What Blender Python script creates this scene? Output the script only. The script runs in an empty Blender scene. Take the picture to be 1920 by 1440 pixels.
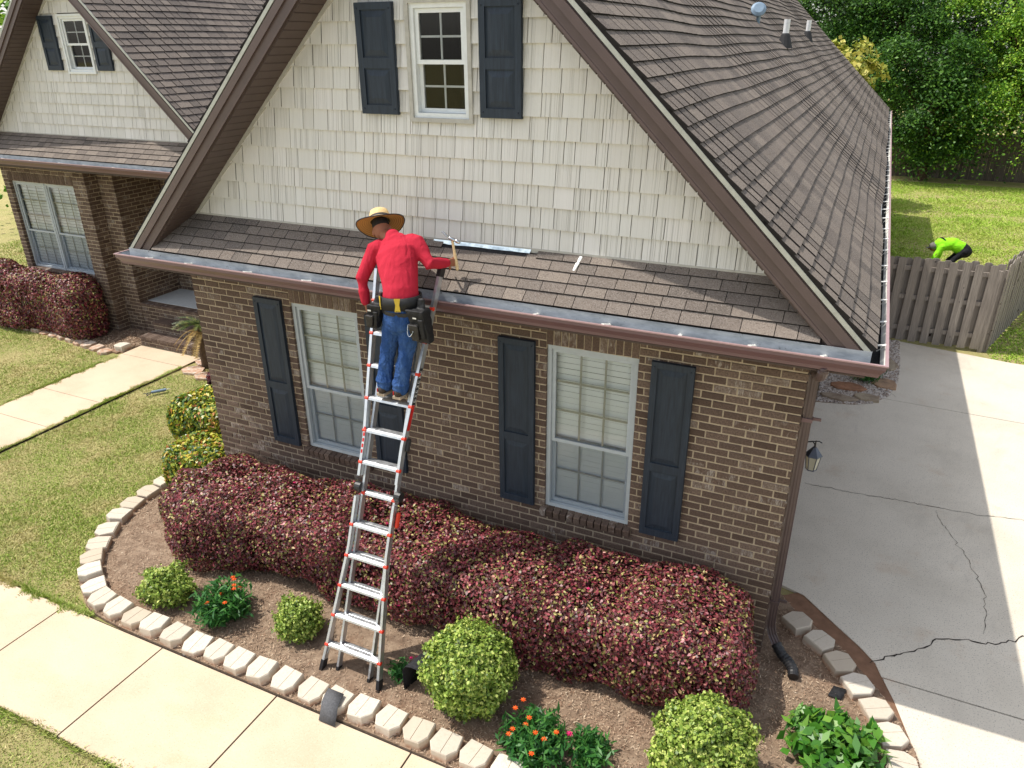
import bpy, math, random
import numpy as np
from mathutils import Vector, Matrix
random.seed(7); RNG = np.random.default_rng(7)
scn = bpy.context.scene
COL = scn.collection
R = math.radians

# ------------------------------------------------------------------ camera
F_PX = 1396.54
cam_d = bpy.data.cameras.new('camera'); cam = bpy.data.objects.new('camera', cam_d); COL.objects.link(cam)
cam_d.sensor_width = 36.0; cam_d.lens = 36.0*F_PX/1920.0; cam_d.clip_start = 0.05; cam_d.clip_end = 600
CAM = Vector((4.2075, -6.1963, 5.6201))
yaw, pit, rol = 0.4376, 0.4309, -0.0076
fw = Vector((-math.sin(yaw)*math.cos(pit), math.cos(yaw)*math.cos(pit), -math.sin(pit)))
r0 = Vector((math.cos(yaw), math.sin(yaw), 0)); u0 = r0.cross(fw)
rr = r0*math.cos(rol)+u0*math.sin(rol); uu = -r0*math.sin(rol)+u0*math.cos(rol)
M3 = Matrix((rr, uu, -fw)).transposed()
cam.matrix_world = Matrix.Translation(CAM) @ M3.to_4x4()
scn.camera = cam
# ------------------------------------------------------------------ sky, sun, exposure
SUNV = Vector((-0.525, -0.121, 1.0)).normalized()
SUN_STRENGTH, SKY_STRENGTH, EXPOSURE = 2.8, 0.145, 0.74
w = bpy.data.worlds.new('World'); scn.world = w; w.use_nodes = True
nt = w.node_tree; bg = nt.nodes['Background']
sky = nt.nodes.new('ShaderNodeTexSky'); sky.sky_type = 'NISHITA'; sky.sun_disc = False
sky.sun_elevation = math.asin(SUNV.z); sky.sun_rotation = math.atan2(SUNV.x, SUNV.y)
sky.air_density = 1.0; sky.dust_density = 1.6; sky.ozone_density = 1.0
hs = nt.nodes.new('ShaderNodeHueSaturation'); hs.inputs['Saturation'].default_value = .42   # thin bright cloud
nt.links.new(sky.outputs[0], hs.inputs['Color']); nt.links.new(hs.outputs[0], bg.inputs[0]); bg.inputs[1].default_value = SKY_STRENGTH
sd = bpy.data.lights.new('sun', 'SUN'); sd.energy = SUN_STRENGTH; sd.angle = R(0.53); sd.color = (1.0, 0.95, 0.87)
so = bpy.data.objects.new('sun', sd); COL.objects.link(so)
so.rotation_euler = (-SUNV).to_track_quat('-Z', 'Y').to_euler(); so.location = (-10, -4, 20)
vs = scn.view_settings
vs.view_transform = 'Standard'; vs.look = 'None'; vs.exposure = EXPOSURE; vs.gamma = 1.0; vs.use_curve_mapping = False
scn.cycles.max_bounces = 8; scn.cycles.diffuse_bounces = 4; scn.cycles.glossy_bounces = 4
scn.cycles.transparent_max_bounces = 16; scn.cycles.caustics_reflective = False; scn.cycles.caustics_refractive = False
scn.cycles.use_denoising = True

# ------------------------------------------------------------------ material helpers
def srgb(r, g, b):
    f = lambda c: c/12.92 if c <= 0.04045 else ((c+0.055)/1.055)**2.4
    return (f(r/255), f(g/255), f(b/255), 1.0)

class NM:
    """small node-material builder"""
    def __init__(s, name, rough=0.7, spec=0.3, metal=0.0):
        s.m = bpy.data.materials.new(name); s.m.use_nodes = True
        s.t = s.m.node_tree; s.b = s.t.nodes['Principled BSDF']
        s.b.inputs['Roughness'].default_value = rough; s.b.inputs['Metallic'].default_value = metal
        s.b.inputs['Specular IOR Level'].default_value = spec
    def n(s, kind, **kw):
        x = s.t.nodes.new('ShaderNode'+kind)
        for k, v in kw.items(): setattr(x, k, v)
        return x
    def set(s, sock, v):
        if hasattr(v, 'is_linked') or hasattr(v, 'links'): s.t.links.new(v, sock)
        else: sock.default_value = v
    def pos(s, scale=(1, 1, 1), kind='Position'):
        g = s.n('NewGeometry') if kind == 'Position' else s.n('TexCoord')
        mp = s.n('Mapping'); mp.inputs['Scale'].default_value = scale
        s.t.links.new(g.outputs['Position' if kind == 'Position' else kind], mp.inputs[0]); return mp.outputs[0]
    def noise(s, scale=5, detail=3, rough=0.5, vec=None, out=0, dist=0.0):
        x = s.n('TexNoise'); x.inputs['Scale'].default_value = scale; x.inputs['Detail'].default_value = detail
        x.inputs['Roughness'].default_value = rough; x.inputs['Distortion'].default_value = dist
        s.t.links.new(vec if vec is not None else s.pos(), x.inputs['Vector']); return x.outputs[out]
    def math(s, op, a, b=0.0, clamp=False):
        x = s.n('Math', operation=op, use_clamp=clamp); s.set(x.inputs[0], a); s.set(x.inputs[1], b); return x.outputs[0]
    def ramp(s, fac, stops, interp='LINEAR'):
        x = s.n('ValToRGB'); x.color_ramp.interpolation = interp; e = x.color_ramp.elements
        while len(e) < len(stops): e.new(0.5)
        for el, (p, c) in zip(e, stops): el.position = p; el.color = c if len(c) == 4 else (*c, 1)
        s.set(x.inputs[0], fac); return x.outputs[0]
    def rng(s, fac, a, b, c=0.0, d=1.0):
        x = s.n('MapRange'); s.set(x.inputs[0], fac)
        for i, v in zip((1, 2, 3, 4), (a, b, c, d)): x.inputs[i].default_value = v
        return x.outputs[0]
    def mix(s, fac, a, b, mode='MIX'):
        x = s.n('Mix', data_type='RGBA', blend_type=mode); s.set(x.inputs[0], fac); s.set(x.inputs[6], a); s.set(x.inputs[7], b)
        return x.outputs[2]
    def rnd(s):
        """one random number for each piece, whether it is an object or an island of a joined mesh"""
        o = s.n('ObjectInfo').outputs['Random']; g = s.n('NewGeometry').outputs['Random Per Island']
        return s.math('FRACT', s.math('ADD', s.math('MULTIPLY', o, 7.31), g))
    def col(s, v): s.set(s.b.inputs['Base Color'], v)
    def bump(s, h, strength=0.3, dist=0.01):
        x = s.n('Bump'); x.inputs['Strength'].default_value = strength; x.inputs['Distance'].default_value = dist
        s.set(x.inputs['Height'], h); s.t.links.new(x.outputs[0], s.b.inputs['Normal']); return x
    def rough(s, v): s.set(s.b.inputs['Roughness'], v)

MAT = {}
def plain(name, c, rough=0.6, metal=0.0, spec=0.3, var=0.12, scale=14, bump=0.0):
    m = NM(name, rough, spec, metal); n = m.noise(scale, 4, 0.6)
    d = tuple(x*(1-var) for x in c[:3])+(1,); l = tuple(min(1, x*(1+var)) for x in c[:3])+(1,)
    m.col(m.ramp(n, [(0.3, d), (0.7, l)]))
    if bump: m.bump(m.noise(scale*6, 3), bump, 0.004)
    MAT[name] = m.m; return m
def build_materials():
    # brick
    m = NM('brick', 0.88, 0.2); r = m.rnd()
    base = m.ramp(r, [(0.0, srgb(78, 63, 56)), (0.2, srgb(112, 94, 84)), (0.45, srgb(94, 78, 70)), (0.7, srgb(128, 110, 98)), (0.88, srgb(104, 85, 75)), (1.0, srgb(142, 126, 114))])
    n1 = m.noise(60, 4, 0.65); base = m.mix(m.rng(n1, .35, .75), base, srgb(64, 52, 45))
    base = m.mix(m.math('MULTIPLY', m.rng(m.noise(260, 2), .45, .7), .45), base, srgb(132, 112, 95))
    sm = m.noise(9, 4, 0.7, m.pos((1.4, 1.4, 0.6)), dist=0.6)
    mask = m.math('MULTIPLY', m.rng(sm, .47, .58), m.rng(r, .80, .83), True)
    mask2 = m.rng(m.noise(30, 4, 0.7, m.pos((2.5, 2.5, .4))), .42, .62)
    base = m.mix(m.math('MULTIPLY', m.math('MULTIPLY', mask, mask2), .85), base, srgb(176, 168, 158)); m.col(base)
    m.bump(m.noise(150, 4, .7), .55, .006); MAT['brick'] = m.m
    m = NM('mortar', 0.95, 0.1); n = m.noise(45, 4, .7)
    m.col(m.ramp(n, [(.3, srgb(156, 141, 120)), (.7, srgb(188, 172, 148))])); m.bump(m.noise(160, 3), .5, .004); MAT['mortar'] = m.m
    # asphalt shingle
    for nm, tint in (('roof_shingle', 1.0),):
        m = NM(nm, 0.95, 0.15); r = m.rnd()
        base = m.ramp(r, [(0, srgb(84, 77, 72)), (.2, srgb(118, 108, 100)), (.45, srgb(98, 89, 83)), (.7, srgb(131, 120, 110)), (1, srgb(108, 98, 90))])
        g = m.noise(170, 3, .8); base = m.mix(m.rng(g, .50, .66), base, srgb(168, 160, 152))
        g2 = m.noise(120, 2, .7); base = m.mix(m.rng(g2, .52, .70), base, srgb(52, 47, 45))
        big = m.noise(1.4, 3, .6); base = m.mix(m.math('MULTIPLY', m.rng(big, .45, .75), .35), base, srgb(138, 126, 116))
        m.col(base); m.bump(g, .6, .004); MAT[nm] = m.m
    plain('shingle_edge', (.022, .020, .019, 1), .95, 0, .1)
    # shake siding
    m = NM('siding', 0.75, 0.25); r = m.rnd()
    base = m.ramp(r, [(0, srgb(210, 208, 202)), (.4, srgb(218, 217, 212)), (.7, srgb(214, 212, 206)), (1, srgb(222, 220, 216))])
    gr = m.noise(1.0, 3, .55, m.pos((150, 0, .12))); gr2 = m.noise(1.0, 2, .5, m.pos((260, 0, .3)))
    amt = m.rng(m.math('FRACT', m.math('MULTIPLY', r, 13.7)), .25, .9, .12, 1.0)
    line = m.math('MULTIPLY', m.rng(gr, .575, .60), amt, True)
    base = m.mix(m.math('MULTIPLY', line, .5), base, srgb(142, 138, 128))
    base = m.mix(m.math('MULTIPLY', m.rng(gr2, .5, .8), .2), base, srgb(192, 187, 177)); m.col(base)
    m.bump(m.math('SUBTRACT', m.math('MULTIPLY', gr2, .4), line), .7, .006); MAT['siding'] = m.m
    plain('siding_gap', srgb(112, 106, 96), .9)
    plain('siding_trim', srgb(176, 174, 166), .6)
    # painted metal and trim
    m = plain('brown_metal', srgb(86, 72, 70), .4, 0, .45, .08, 6)
    plain('brown_dark', srgb(82, 69, 65), .55, 0, .35, .08, 6)
    plain('brown_gutter', srgb(104, 80, 83), .34, 0, .5, .07, 4)
    m = NM('gutter_inside', .5, .4, 0); n = m.noise(6, 4, .65, m.pos((1, 1, 3)))
    c = m.ramp(n, [(.3, srgb(138, 144, 150)), (.55, srgb(168, 173, 178)), (.8, srgb(192, 196, 200))])
    m.col(m.mix(m.rng(m.noise(30, 4, .8), .62, .72), c, srgb(60, 52, 44))); MAT['gutter_inside'] = m.m
    plain('gutter_lip_sunlit', srgb(158, 130, 130), .4, 0, .45, .08, 9)  # sun highlight on the lip painted in as a paler gutter brown
    plain('drip_edge', srgb(168, 170, 162), .45, .2, .4)
    plain('white_trim', srgb(222, 226, 226), .45, 0, .4, .05)
    plain('grey_trim', srgb(178, 186, 190), .5, 0, .4, .06)
    plain('muntin', srgb(182, 180, 168), .55, 0, .3, .05)
    m = NM('shutter', .52, .35); n = m.noise(1, 3, .6, m.pos((50, 50, 4)))
    m.col(m.ramp(n, [(.3, srgb(33, 42, 53)), (.7, srgb(46, 57, 70))])); m.bump(n, .25, .004); MAT['shutter'] = m.m
    m = NM('blind', .6, .3); m.col(srgb(248, 252, 250)); MAT['blind'] = m.m
    plain('room_dark', (.035, .035, .038, 1), .9)
    # glass: thin pane
    m = NM('glass'); t = m.t; t.nodes.remove(m.b); out = t.nodes['Material Output']
    tr = m.n('BsdfTransparent'); tr.inputs[0].default_value = (.985, 1.0, .995, 1); gl = m.n('BsdfGlossy'); gl.inputs['Roughness'].default_value = .015
    fr = m.n('Fresnel'); fr.inputs[0].default_value = 1.5; mx = m.n('MixShader')
    t.links.new(fr.outputs[0], mx.inputs[0]); t.links.new(tr.outputs[0], mx.inputs[1]); t.links.new(gl.outputs[0], mx.inputs[2]); t.links.new(mx.outputs[0], out.inputs[0])
    MAT['glass'] = m.m
    m = NM('screen'); t = m.t; t.nodes.remove(m.b); out = t.nodes['Material Output']
    tr = m.n('BsdfTransparent'); df = m.n('BsdfDiffuse'); df.inputs[0].default_value = srgb(124, 138, 154); mx = m.n('MixShader'); mx.inputs[0].default_value = .14
    t.links.new(tr.outputs[0], mx.inputs[1]); t.links.new(df.outputs[0], mx.inputs[2]); t.links.new(mx.outputs[0], out.inputs[0]); MAT['screen'] = m.m
    # concrete
    m = NM('concrete_walk', .9, .2); r = m.rnd()
    base = m.ramp(m.noise(1.1, 5, .65), [(.3, srgb(193, 172, 146)), (.5, srgb(203, 183, 157)), (.75, srgb(210, 191, 165))])
    base = m.mix(m.math('MULTIPLY', m.rng(m.noise(.9, 4, .7, m.pos((1.0, 2.2, 1))), .55, .75), .45), base, srgb(206, 168, 132))
    base = m.mix(m.rng(m.noise(90, 2, .6), .62, .70), base, srgb(158, 138, 114)); base = m.mix(m.math('MULTIPLY', m.rng(m.noise(55, 3, .6), .5, .8), .25), base, srgb(232, 222, 200))
    m.col(base); m.bump(m.noise(130, 3), .2, .003); MAT['concrete_walk'] = m.m
    m = NM('concrete_drive', .88, .2)
    base = m.ramp(m.noise(.7, 5, .65), [(.3, srgb(196, 187, 170)), (.5, srgb(210, 201, 184)), (.75, srgb(219, 210, 193))])
    base = m.mix(m.rng(m.noise(75, 2, .6), .58, .70), base, srgb(138, 131, 122)); base = m.mix(m.rng(m.noise(70, 2, .6), .66, .72), base, srgb(218, 212, 200))
    base = m.mix(m.math('MULTIPLY', m.rng(m.noise(.55, 5, .75, m.pos((1, .4, 1)), dist=.5), .54, .74), .5), base, srgb(164, 156, 144))
    ed = m.noise(1.6, 5, .7); base = m.mix(m.math('MULTIPLY', m.rng(ed, .58, .75), .4), base, srgb(186, 158, 128)); m.col(base)
    m.bump(m.noise(120, 3), .25, .003); MAT['concrete_drive'] = m.m
    plain('crack', (.035, .028, .022, 1), .95)
    m = NM('edging_stone', .92, .15); r = m.rnd()
    base = m.ramp(r, [(0, srgb(196, 185, 168)), (.5, srgb(212, 203, 188)), (1, srgb(186, 172, 152))])
    base = m.mix(m.rng(m.noise(40, 5, .75), .5, .75), base, srgb(186, 172, 152))
    g = m.n('NewGeometry'); sx = m.n('SeparateXYZ'); m.t.links.new(g.outputs['Position'], sx.inputs[0])
    soil = m.math('MULTIPLY', m.rng(sx.outputs[2], .075, .02), m.rng(m.noise(14, 3), .3, .6)); base = m.mix(m.math('MULTIPLY', soil, .75), base, srgb(172, 118, 84)); m.col(base)
    m.bump(m.noise(90, 4, .7), .5, .006); MAT['edging_stone'] = m.m
    # ground covers
    m = NM('soil', .97, .1); base = m.ramp(m.noise(7, 5, .7), [(.3, srgb(116, 96, 80)), (.55, srgb(152, 131, 111)), (.8, srgb(178, 157, 135))])
    base = m.mix(m.math('MULTIPLY', m.rng(m.noise(1.2, 3), .55, .7), .3), base, srgb(148, 106, 80)); m.col(base); m.bump(m.noise(70, 5, .8), .8, .02); MAT['soil'] = m.m
    m = NM('mulch', .9, .15); r = m.rnd(); m.col(m.ramp(r, [(0, srgb(112, 90, 74)), (.3, srgb(166, 142, 120)), (.6, srgb(194, 170, 144)), (.85, srgb(146, 112, 90)), (1, srgb(222, 204, 178))])); MAT['mulch'] = m.m
    m = NM('lawn_soil', .95, .1); n = m.noise(1.3, 4, .65)
    m.col(m.mix(m.rng(m.noise(24, 4, .75), .35, .7), m.ramp(n, [(.35, srgb(146, 154, 84)), (.6, srgb(182, 172, 118))]), srgb(176, 160, 116))); m.bump(m.noise(60, 4, .8), .9, .03); MAT['lawn_soil'] = m.m
    for nm, stops, patch in (('grass', [(0, srgb(112, 142, 50)), (.4, srgb(146, 168, 70)), (.7, srgb(176, 188, 100)), (1, srgb(214, 202, 144))], srgb(200, 186, 134)), ('grass_back', [(0, srgb(122, 158, 46)), (.5, srgb(152, 184, 66)), (1, srgb(184, 202, 94))], srgb(190, 184, 108))):
        m = NM(nm, .75, .2); r = m.rnd(); base = m.ramp(r, stops)
        p = m.rng(m.noise(1.3 if nm == 'grass' else .35, 4, .65), .47, .62); base = m.mix(m.math('MULTIPLY', p, .75 if nm == 'grass' else .35), base, patch)
        m.col(base); m.b.inputs['Subsurface Weight'].default_value = 0; MAT[nm] = m.m
    # foliage
    def leafmat(name, stops, rough=.5, spec=.35, transl=.25):
        m = NM(name, rough, spec); r = m.rnd(); c = m.ramp(r, stops); m.col(c)
        out = m.t.nodes['Material Output']; tl = m.n('BsdfTranslucent'); m.t.links.new(c, tl.inputs[0]); mx = m.n('MixShader'); mx.inputs[0].default_value = transl
        m.t.links.new(m.b.outputs[0], mx.inputs[1]); m.t.links.new(tl.outputs[0], mx.inputs[2]); m.t.links.new(mx.outputs[0], out.inputs[0]); MAT[name] = m.m
    leafmat('burgundy_leaf', [(0, srgb(58, 34, 36)), (.20, srgb(100, 46, 52)), (.40, srgb(146, 62, 72)), (.54, srgb(80, 48, 46)), (.68, srgb(170, 84, 92)), (.80, srgb(98, 86, 54)), (.89, srgb(140, 138, 74)), (.95, srgb(184, 174, 104)), (1, srgb(208, 128, 132))], .42, .45, .12)
    leafmat('burgundy_dark_leaf', [(0, srgb(50, 28, 36)), (.4, srgb(84, 38, 48)), (.7, srgb(116, 48, 58)), (.9, srgb(134, 62, 70)), (1, srgb(92, 88, 48))], .42, .45)
    leafmat('boxwood_leaf', [(0, srgb(74, 98, 36)), (.3, srgb(118, 146, 56)), (.7, srgb(168, 190, 86)), (1, srgb(210, 216, 124))], .45, .4)
    leafmat('variegated_leaf', [(0, srgb(44, 78, 30)), (.3, srgb(80, 116, 40)), (.55, srgb(150, 166, 50)), (.82, srgb(208, 198, 72)), (.93, srgb(196, 126, 68)), (1, srgb(104, 70, 44))], .35, .5)
    leafmat('green_leaf', [(0, srgb(36, 84, 36)), (.5, srgb(56, 112, 48)), (1, srgb(86, 138, 60))], .45, .4)
    leafmat('bright_leaf', [(0, srgb(52, 106, 34)), (.5, srgb(80, 136, 44)), (1, srgb(122, 164, 62))], .38, .5)
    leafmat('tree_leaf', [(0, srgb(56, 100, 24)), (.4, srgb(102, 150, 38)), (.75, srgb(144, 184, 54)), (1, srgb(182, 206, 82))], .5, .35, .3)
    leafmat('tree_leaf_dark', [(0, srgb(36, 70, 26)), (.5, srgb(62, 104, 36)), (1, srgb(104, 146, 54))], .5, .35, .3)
    leafmat('woods_leaf', [(0, srgb(26, 46, 20)), (.6, srgb(42, 68, 28)), (1, srgb(66, 96, 38))], .5, .35, .1)
    leafmat('yellow_leaf', [(0, srgb(120, 136, 48)), (.5, srgb(170, 172, 72)), (1, srgb(204, 192, 100))], .45, .4)
    leafmat('palm_leaf', [(0, srgb(40, 66, 36)), (.5, srgb(74, 92, 44)), (1, srgb(120, 122, 66))], .4, .4, .1)
    leafmat('dry_frond', [(0, srgb(150, 120, 70)), (1, srgb(206, 176, 112))], .7, .2, .15)
    plain('orange_petal', srgb(232, 104, 40), .5, 0, .3, .2, 60); plain('magenta_petal', srgb(208, 40, 110), .5, 0, .3, .2, 60)
    plain('bark', srgb(84, 68, 54), .95, 0, .1, .3, 18, .6)
    # fence
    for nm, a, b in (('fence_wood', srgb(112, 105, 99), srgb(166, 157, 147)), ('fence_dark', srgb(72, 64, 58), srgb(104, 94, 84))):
        m = NM(nm, .9, .15); r = m.rnd(); gr = m.noise(1, 4, .6, m.pos((45, 45, 2.0)), dist=1.2)
        base = m.ramp(gr, [(.3, a), (.7, b)]); base = m.mix(m.math('MULTIPLY', r, .4), base, srgb(132, 122, 112))
        base = m.mix(m.rng(m.noise(5.5, 2, .5), .70, .74), base, srgb(48, 38, 32)); m.col(base); m.bump(gr, .5, .006); MAT[nm] = m.m
    # clothing and tools
    m = NM('red_shirt', .85, .15); vec = m.pos((7, 7, 2.0)); n = m.noise(1.7, 3, .45, vec, dist=.8)
    m.col(m.ramp(m.noise(3, 3), [(.3, srgb(172, 36, 54)), (.7, srgb(190, 46, 66))])); m.bump(n, .55, .04); MAT['red_shirt'] = m.m
    m = NM('denim', .9, .15); n = m.noise(2.4, 4, .6, m.pos((7, 7, 5)), dist=.8)
    m.col(m.mix(m.rng(m.noise(12, 4, .6, m.pos((1, 1, .3))), .42, .8), srgb(44, 74, 126), srgb(82, 114, 164))); m.bump(n, .9, .04); MAT['denim'] = m.m
    m = NM('straw', .8, .2); wv = m.noise(90, 3, .6, m.pos((1, 1, 2.5)))
    m.col(m.ramp(wv, [(.3, srgb(206, 172, 116)), (.7, srgb(240, 214, 164))])); m.bump(wv, .6, .004); MAT['straw'] = m.m
    m = NM('straw_under', .85, .15); wv = m.n('TexWave', wave_type='RINGS', rings_direction='SPHERICAL'); tc = m.n('TexCoord'); m.t.links.new(tc.outputs['Object'], wv.inputs['Vector'])
    wv.inputs['Scale'].default_value = 16; m.col(m.ramp(wv.outputs[1], [(.35, srgb(190, 144, 84)), (.75, srgb(146, 104, 56))])); MAT['straw_under'] = m.m
    plain('skin', srgb(150, 98, 74), .55, 0, .35, .08, 20); plain('dark_hair', (.012, .009, .008, 1), .7)
    plain('black_nylon', (.009, .009, .010, 1), .6, 0, .4, .3, 30, .4); plain('black_leather', (.022, .02, .019, 1), .45, 0, .4, .2)
    plain('yellow_strap', srgb(206, 176, 64), .6); plain('hat_band', (.012, .016, .03, 1), .6); plain('band_blue', srgb(66, 150, 210), .6)
    plain('shoe', srgb(62, 52, 46), .7, 0, .3, .3, 60); plain('shoe_sole', srgb(170, 154, 134), .7); plain('chrome', srgb(200, 204, 208), .25, 1.0, .5)
    m = NM('aluminium', .34, .5, .85); n = m.noise(3, 4, .7, m.pos((6, 6, 1))); m.col(m.ramp(n, [(.3, srgb(196, 200, 204)), (.7, srgb(224, 226, 228))])); m.rough(m.rng(m.noise(20, 3), .3, .7, .28, .5)); MAT['aluminium'] = m.m
    plain('red_plastic', srgb(226, 66, 44), .45, 0, .4, .08); plain('black_plastic', (.02, .02, .022, 1), .45, 0, .4)
    plain('sticker_red', srgb(190, 40, 36), .5); plain('white_print', srgb(232, 232, 230), .5, 0, .3, .03)
    plain('hammer_wood', srgb(222, 196, 150), .55, 0, .3, .15, 50); plain('neon_shirt', srgb(150, 240, 40), .8, 0, .2, .1, 12); plain('camo_cap', srgb(120, 118, 112), .85, 0, .1, .45, 50)
    plain('black_cloth', (.016, .016, .02, 1), .85, 0, .2, .3, 20)
    m = NM('galvanised', .3, .5, .8); m.col(m.ramp(m.noise(18, 3, .6), [(.3, srgb(150, 168, 176)), (.7, srgb(206, 220, 226))])); MAT['galvanised'] = m.m
    plain('felt_black', (.024, .024, .026, 1), .9, 0, .2, .4, 40, .5); plain('felt_grey', srgb(92, 92, 94), .85, 0, .2, .2, 60, .5)
    plain('caulk_white', srgb(230, 230, 226), .6, 0, .3, .06, 30); plain('lantern_metal', srgb(84, 90, 102), .4, .4, .5)
    m = NM('lantern_glass', .25, .5); m.col(srgb(206, 204, 186)); m.b.inputs['Transmission Weight'].default_value = .35; MAT['lantern_glass'] = m.m
    m = NM('pebble', .8, .3); r = m.rnd(); m.col(m.ramp(r, [(0, srgb(132, 116, 104)), (.35, srgb(184, 170, 156)), (.7, srgb(216, 208, 198)), (1, srgb(96, 84, 78))])); MAT['pebble'] = m.m
    m = NM('flagstone', .9, .2); r = m.rnd(); n = m.noise(6, 5, .7); base = m.ramp(r, [(0, srgb(150, 134, 116)), (.5, srgb(168, 154, 132)), (1, srgb(176, 128, 92))])
    m.col(m.mix(m.rng(n, .45, .75), base, srgb(120, 100, 84))); m.bump(n, .6, .02); MAT['flagstone'] = m.m
    plain('flagstone_red', srgb(152, 112, 86), .9, 0, .2, .3, 8, .5)
    plain('pvc', srgb(226, 228, 230), .5); plain('rubber_boot', (.03, .03, .032, 1), .7); plain('vent_blue', srgb(124, 144, 162), .5, .2, .4)
    plain('orange_soil', srgb(128, 98, 78), .95, 0, .1, .2, 9, .5); plain('asphalt', srgb(80, 80, 82), .9, 0, .2, .2, 20)
    plain('gutter_white', srgb(224, 222, 214), .5, 0, .4, .08, 5); plain('beige_brick', srgb(150, 132, 112), .9); plain('concrete_porch', srgb(196, 200, 198), .85, 0, .2, .06)
build_materials()

# ------------------------------------------------------------------ geometry helpers
class MB:
    def __init__(s): s.v = []; s.f = []; s.mi = []; s.cur = 0
    def add(s, verts, faces):
        o = len(s.v); s.v += [tuple(p) for p in verts]; s.f += [tuple(i+o for i in f) for f in faces]; s.mi += [s.cur]*len(faces)
    def hexa(s, p):   # 8 corners: bottom ring 0-3, top ring 4-7
        s.add(p, [(3, 2, 1, 0), (4, 5, 6, 7), (0, 1, 5, 4), (1, 2, 6, 5), (2, 3, 7, 6), (3, 0, 4, 7)])
    def box(s, x0, x1, y0, y1, z0, z1):
        s.hexa([(x0, y0, z0), (x1, y0, z0), (x1, y1, z0), (x0, y1, z0), (x0, y0, z1), (x1, y0, z1), (x1, y1, z1), (x0, y1, z1)])
    def prism(s, poly, a, b):   # poly list of 3-D points, extruded by vector from a to b
        n = len(poly); a = Vector(a); b = Vector(b)
        s.add([Vector(p)+a for p in poly]+[Vector(p)+b for p in poly], [tuple(range(n))[::-1], tuple(range(n, 2*n))]+[(i, (i+1) % n, n+(i+1) % n, n+i) for i in range(n)])
    def tube(s, pts, rad, seg=10, ref=(0, 0, 1), cap=True, flat=None):
        """swept tube; rad per point is r or (ra, rb) with ra along side axis, rb along the other"""
        pts = [Vector(p) for p in pts]; n = len(pts); o = []; ref = Vector(ref)
        for i, p in enumerate(pts):
            d = (pts[min(i+1, n-1)]-pts[max(i-1, 0)]).normalized(); a = d.cross(ref)
            if a.length < 1e-3: a = d.cross(Vector((1, 0.01, 0)))
            a.normalize(); b = a.cross(d).normalized(); r = rad[i] if isinstance(rad, (list, tuple)) else rad
            ra, rb = r if isinstance(r, (list, tuple)) else (r, r)
            o += [p+a*ra*math.cos(t)+b*rb*math.sin(t) for t in [2*math.pi*k/seg for k in range(seg)]]
        f = [(i*seg+k, i*seg+(k+1) % seg, (i+1)*seg+(k+1) % seg, (i+1)*seg+k) for i in range(n-1) for k in range(seg)]
        if cap: f += [tuple(range(seg))[::-1], tuple((n-1)*seg+k for k in range(seg))]
        s.add(o, f)
    def limb(s, pts, rad, seg=12, ref=(0, 0, 1)):
        """tube with rounded ends"""
        P = [Vector(p) for p in pts]; rad = [r if isinstance(r, (list, tuple)) else (r, r) for r in rad]
        d0 = (P[0]-P[1]).normalized(); d1 = (P[-1]-P[-2]).normalized(); q = []; rr_ = []
        for k in (.98, .8, .45): m_ = min(rad[0]); q.append(P[0]+d0*m_*k); c = math.sqrt(1-k*k); rr_.append((rad[0][0]*c, rad[0][1]*c))
        q += P; rr_ += rad
        for k in (.45, .8, .98): m_ = min(rad[-1]); q.append(P[-1]+d1*m_*k); c = math.sqrt(1-k*k); rr_.append((rad[-1][0]*c, rad[-1][1]*c))
        s.tube(q, rr_, seg, ref)
    def ball(s, c, r, nu=12, nv=8, rot=None):
        r = r if isinstance(r, (list, tuple)) else (r, r, r); V_ = []
        for j in range(nv+1):
            ph = math.pi*j/nv
            for i in range(nu):
                t = 2*math.pi*i/nu; p = Vector((r[0]*math.sin(ph)*math.cos(t), r[1]*math.sin(ph)*math.sin(t), r[2]*math.cos(ph)))
                V_.append((rot @ p if rot else p)+Vector(c))
        s.add(V_, [(j*nu+i, (j+1)*nu+i, (j+1)*nu+(i+1) % nu, j*nu+(i+1) % nu) for j in range(nv) for i in range(nu)])
    def lathe(s, prof, seg=24, mat=None):
        n = len(prof); V_ = []
        for (r, z) in prof:
            for k in range(seg):
                p = Vector((r*math.cos(2*math.pi*k/seg), r*math.sin(2*math.pi*k/seg), z)); V_.append(mat @ p if mat else p)
        s.add(V_, [(i*seg+k, i*seg+(k+1) % seg, (i+1)*seg+(k+1) % seg, (i+1)*seg+k) for i in range(n-1) for k in range(seg)])
    def mesh(s, name, mats, smooth=False):
        me = bpy.data.meshes.new(name); me.from_pydata(s.v, [], s.f)
        for m in (mats if isinstance(mats, (list, tuple)) else [mats]): me.materials.append(MAT[m])
        if any(s.mi): me.polygons.foreach_set('material_index', s.mi)
        if smooth: me.polygons.foreach_set('use_smooth', [True]*len(me.polygons))
        me.update(); return me

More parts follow.
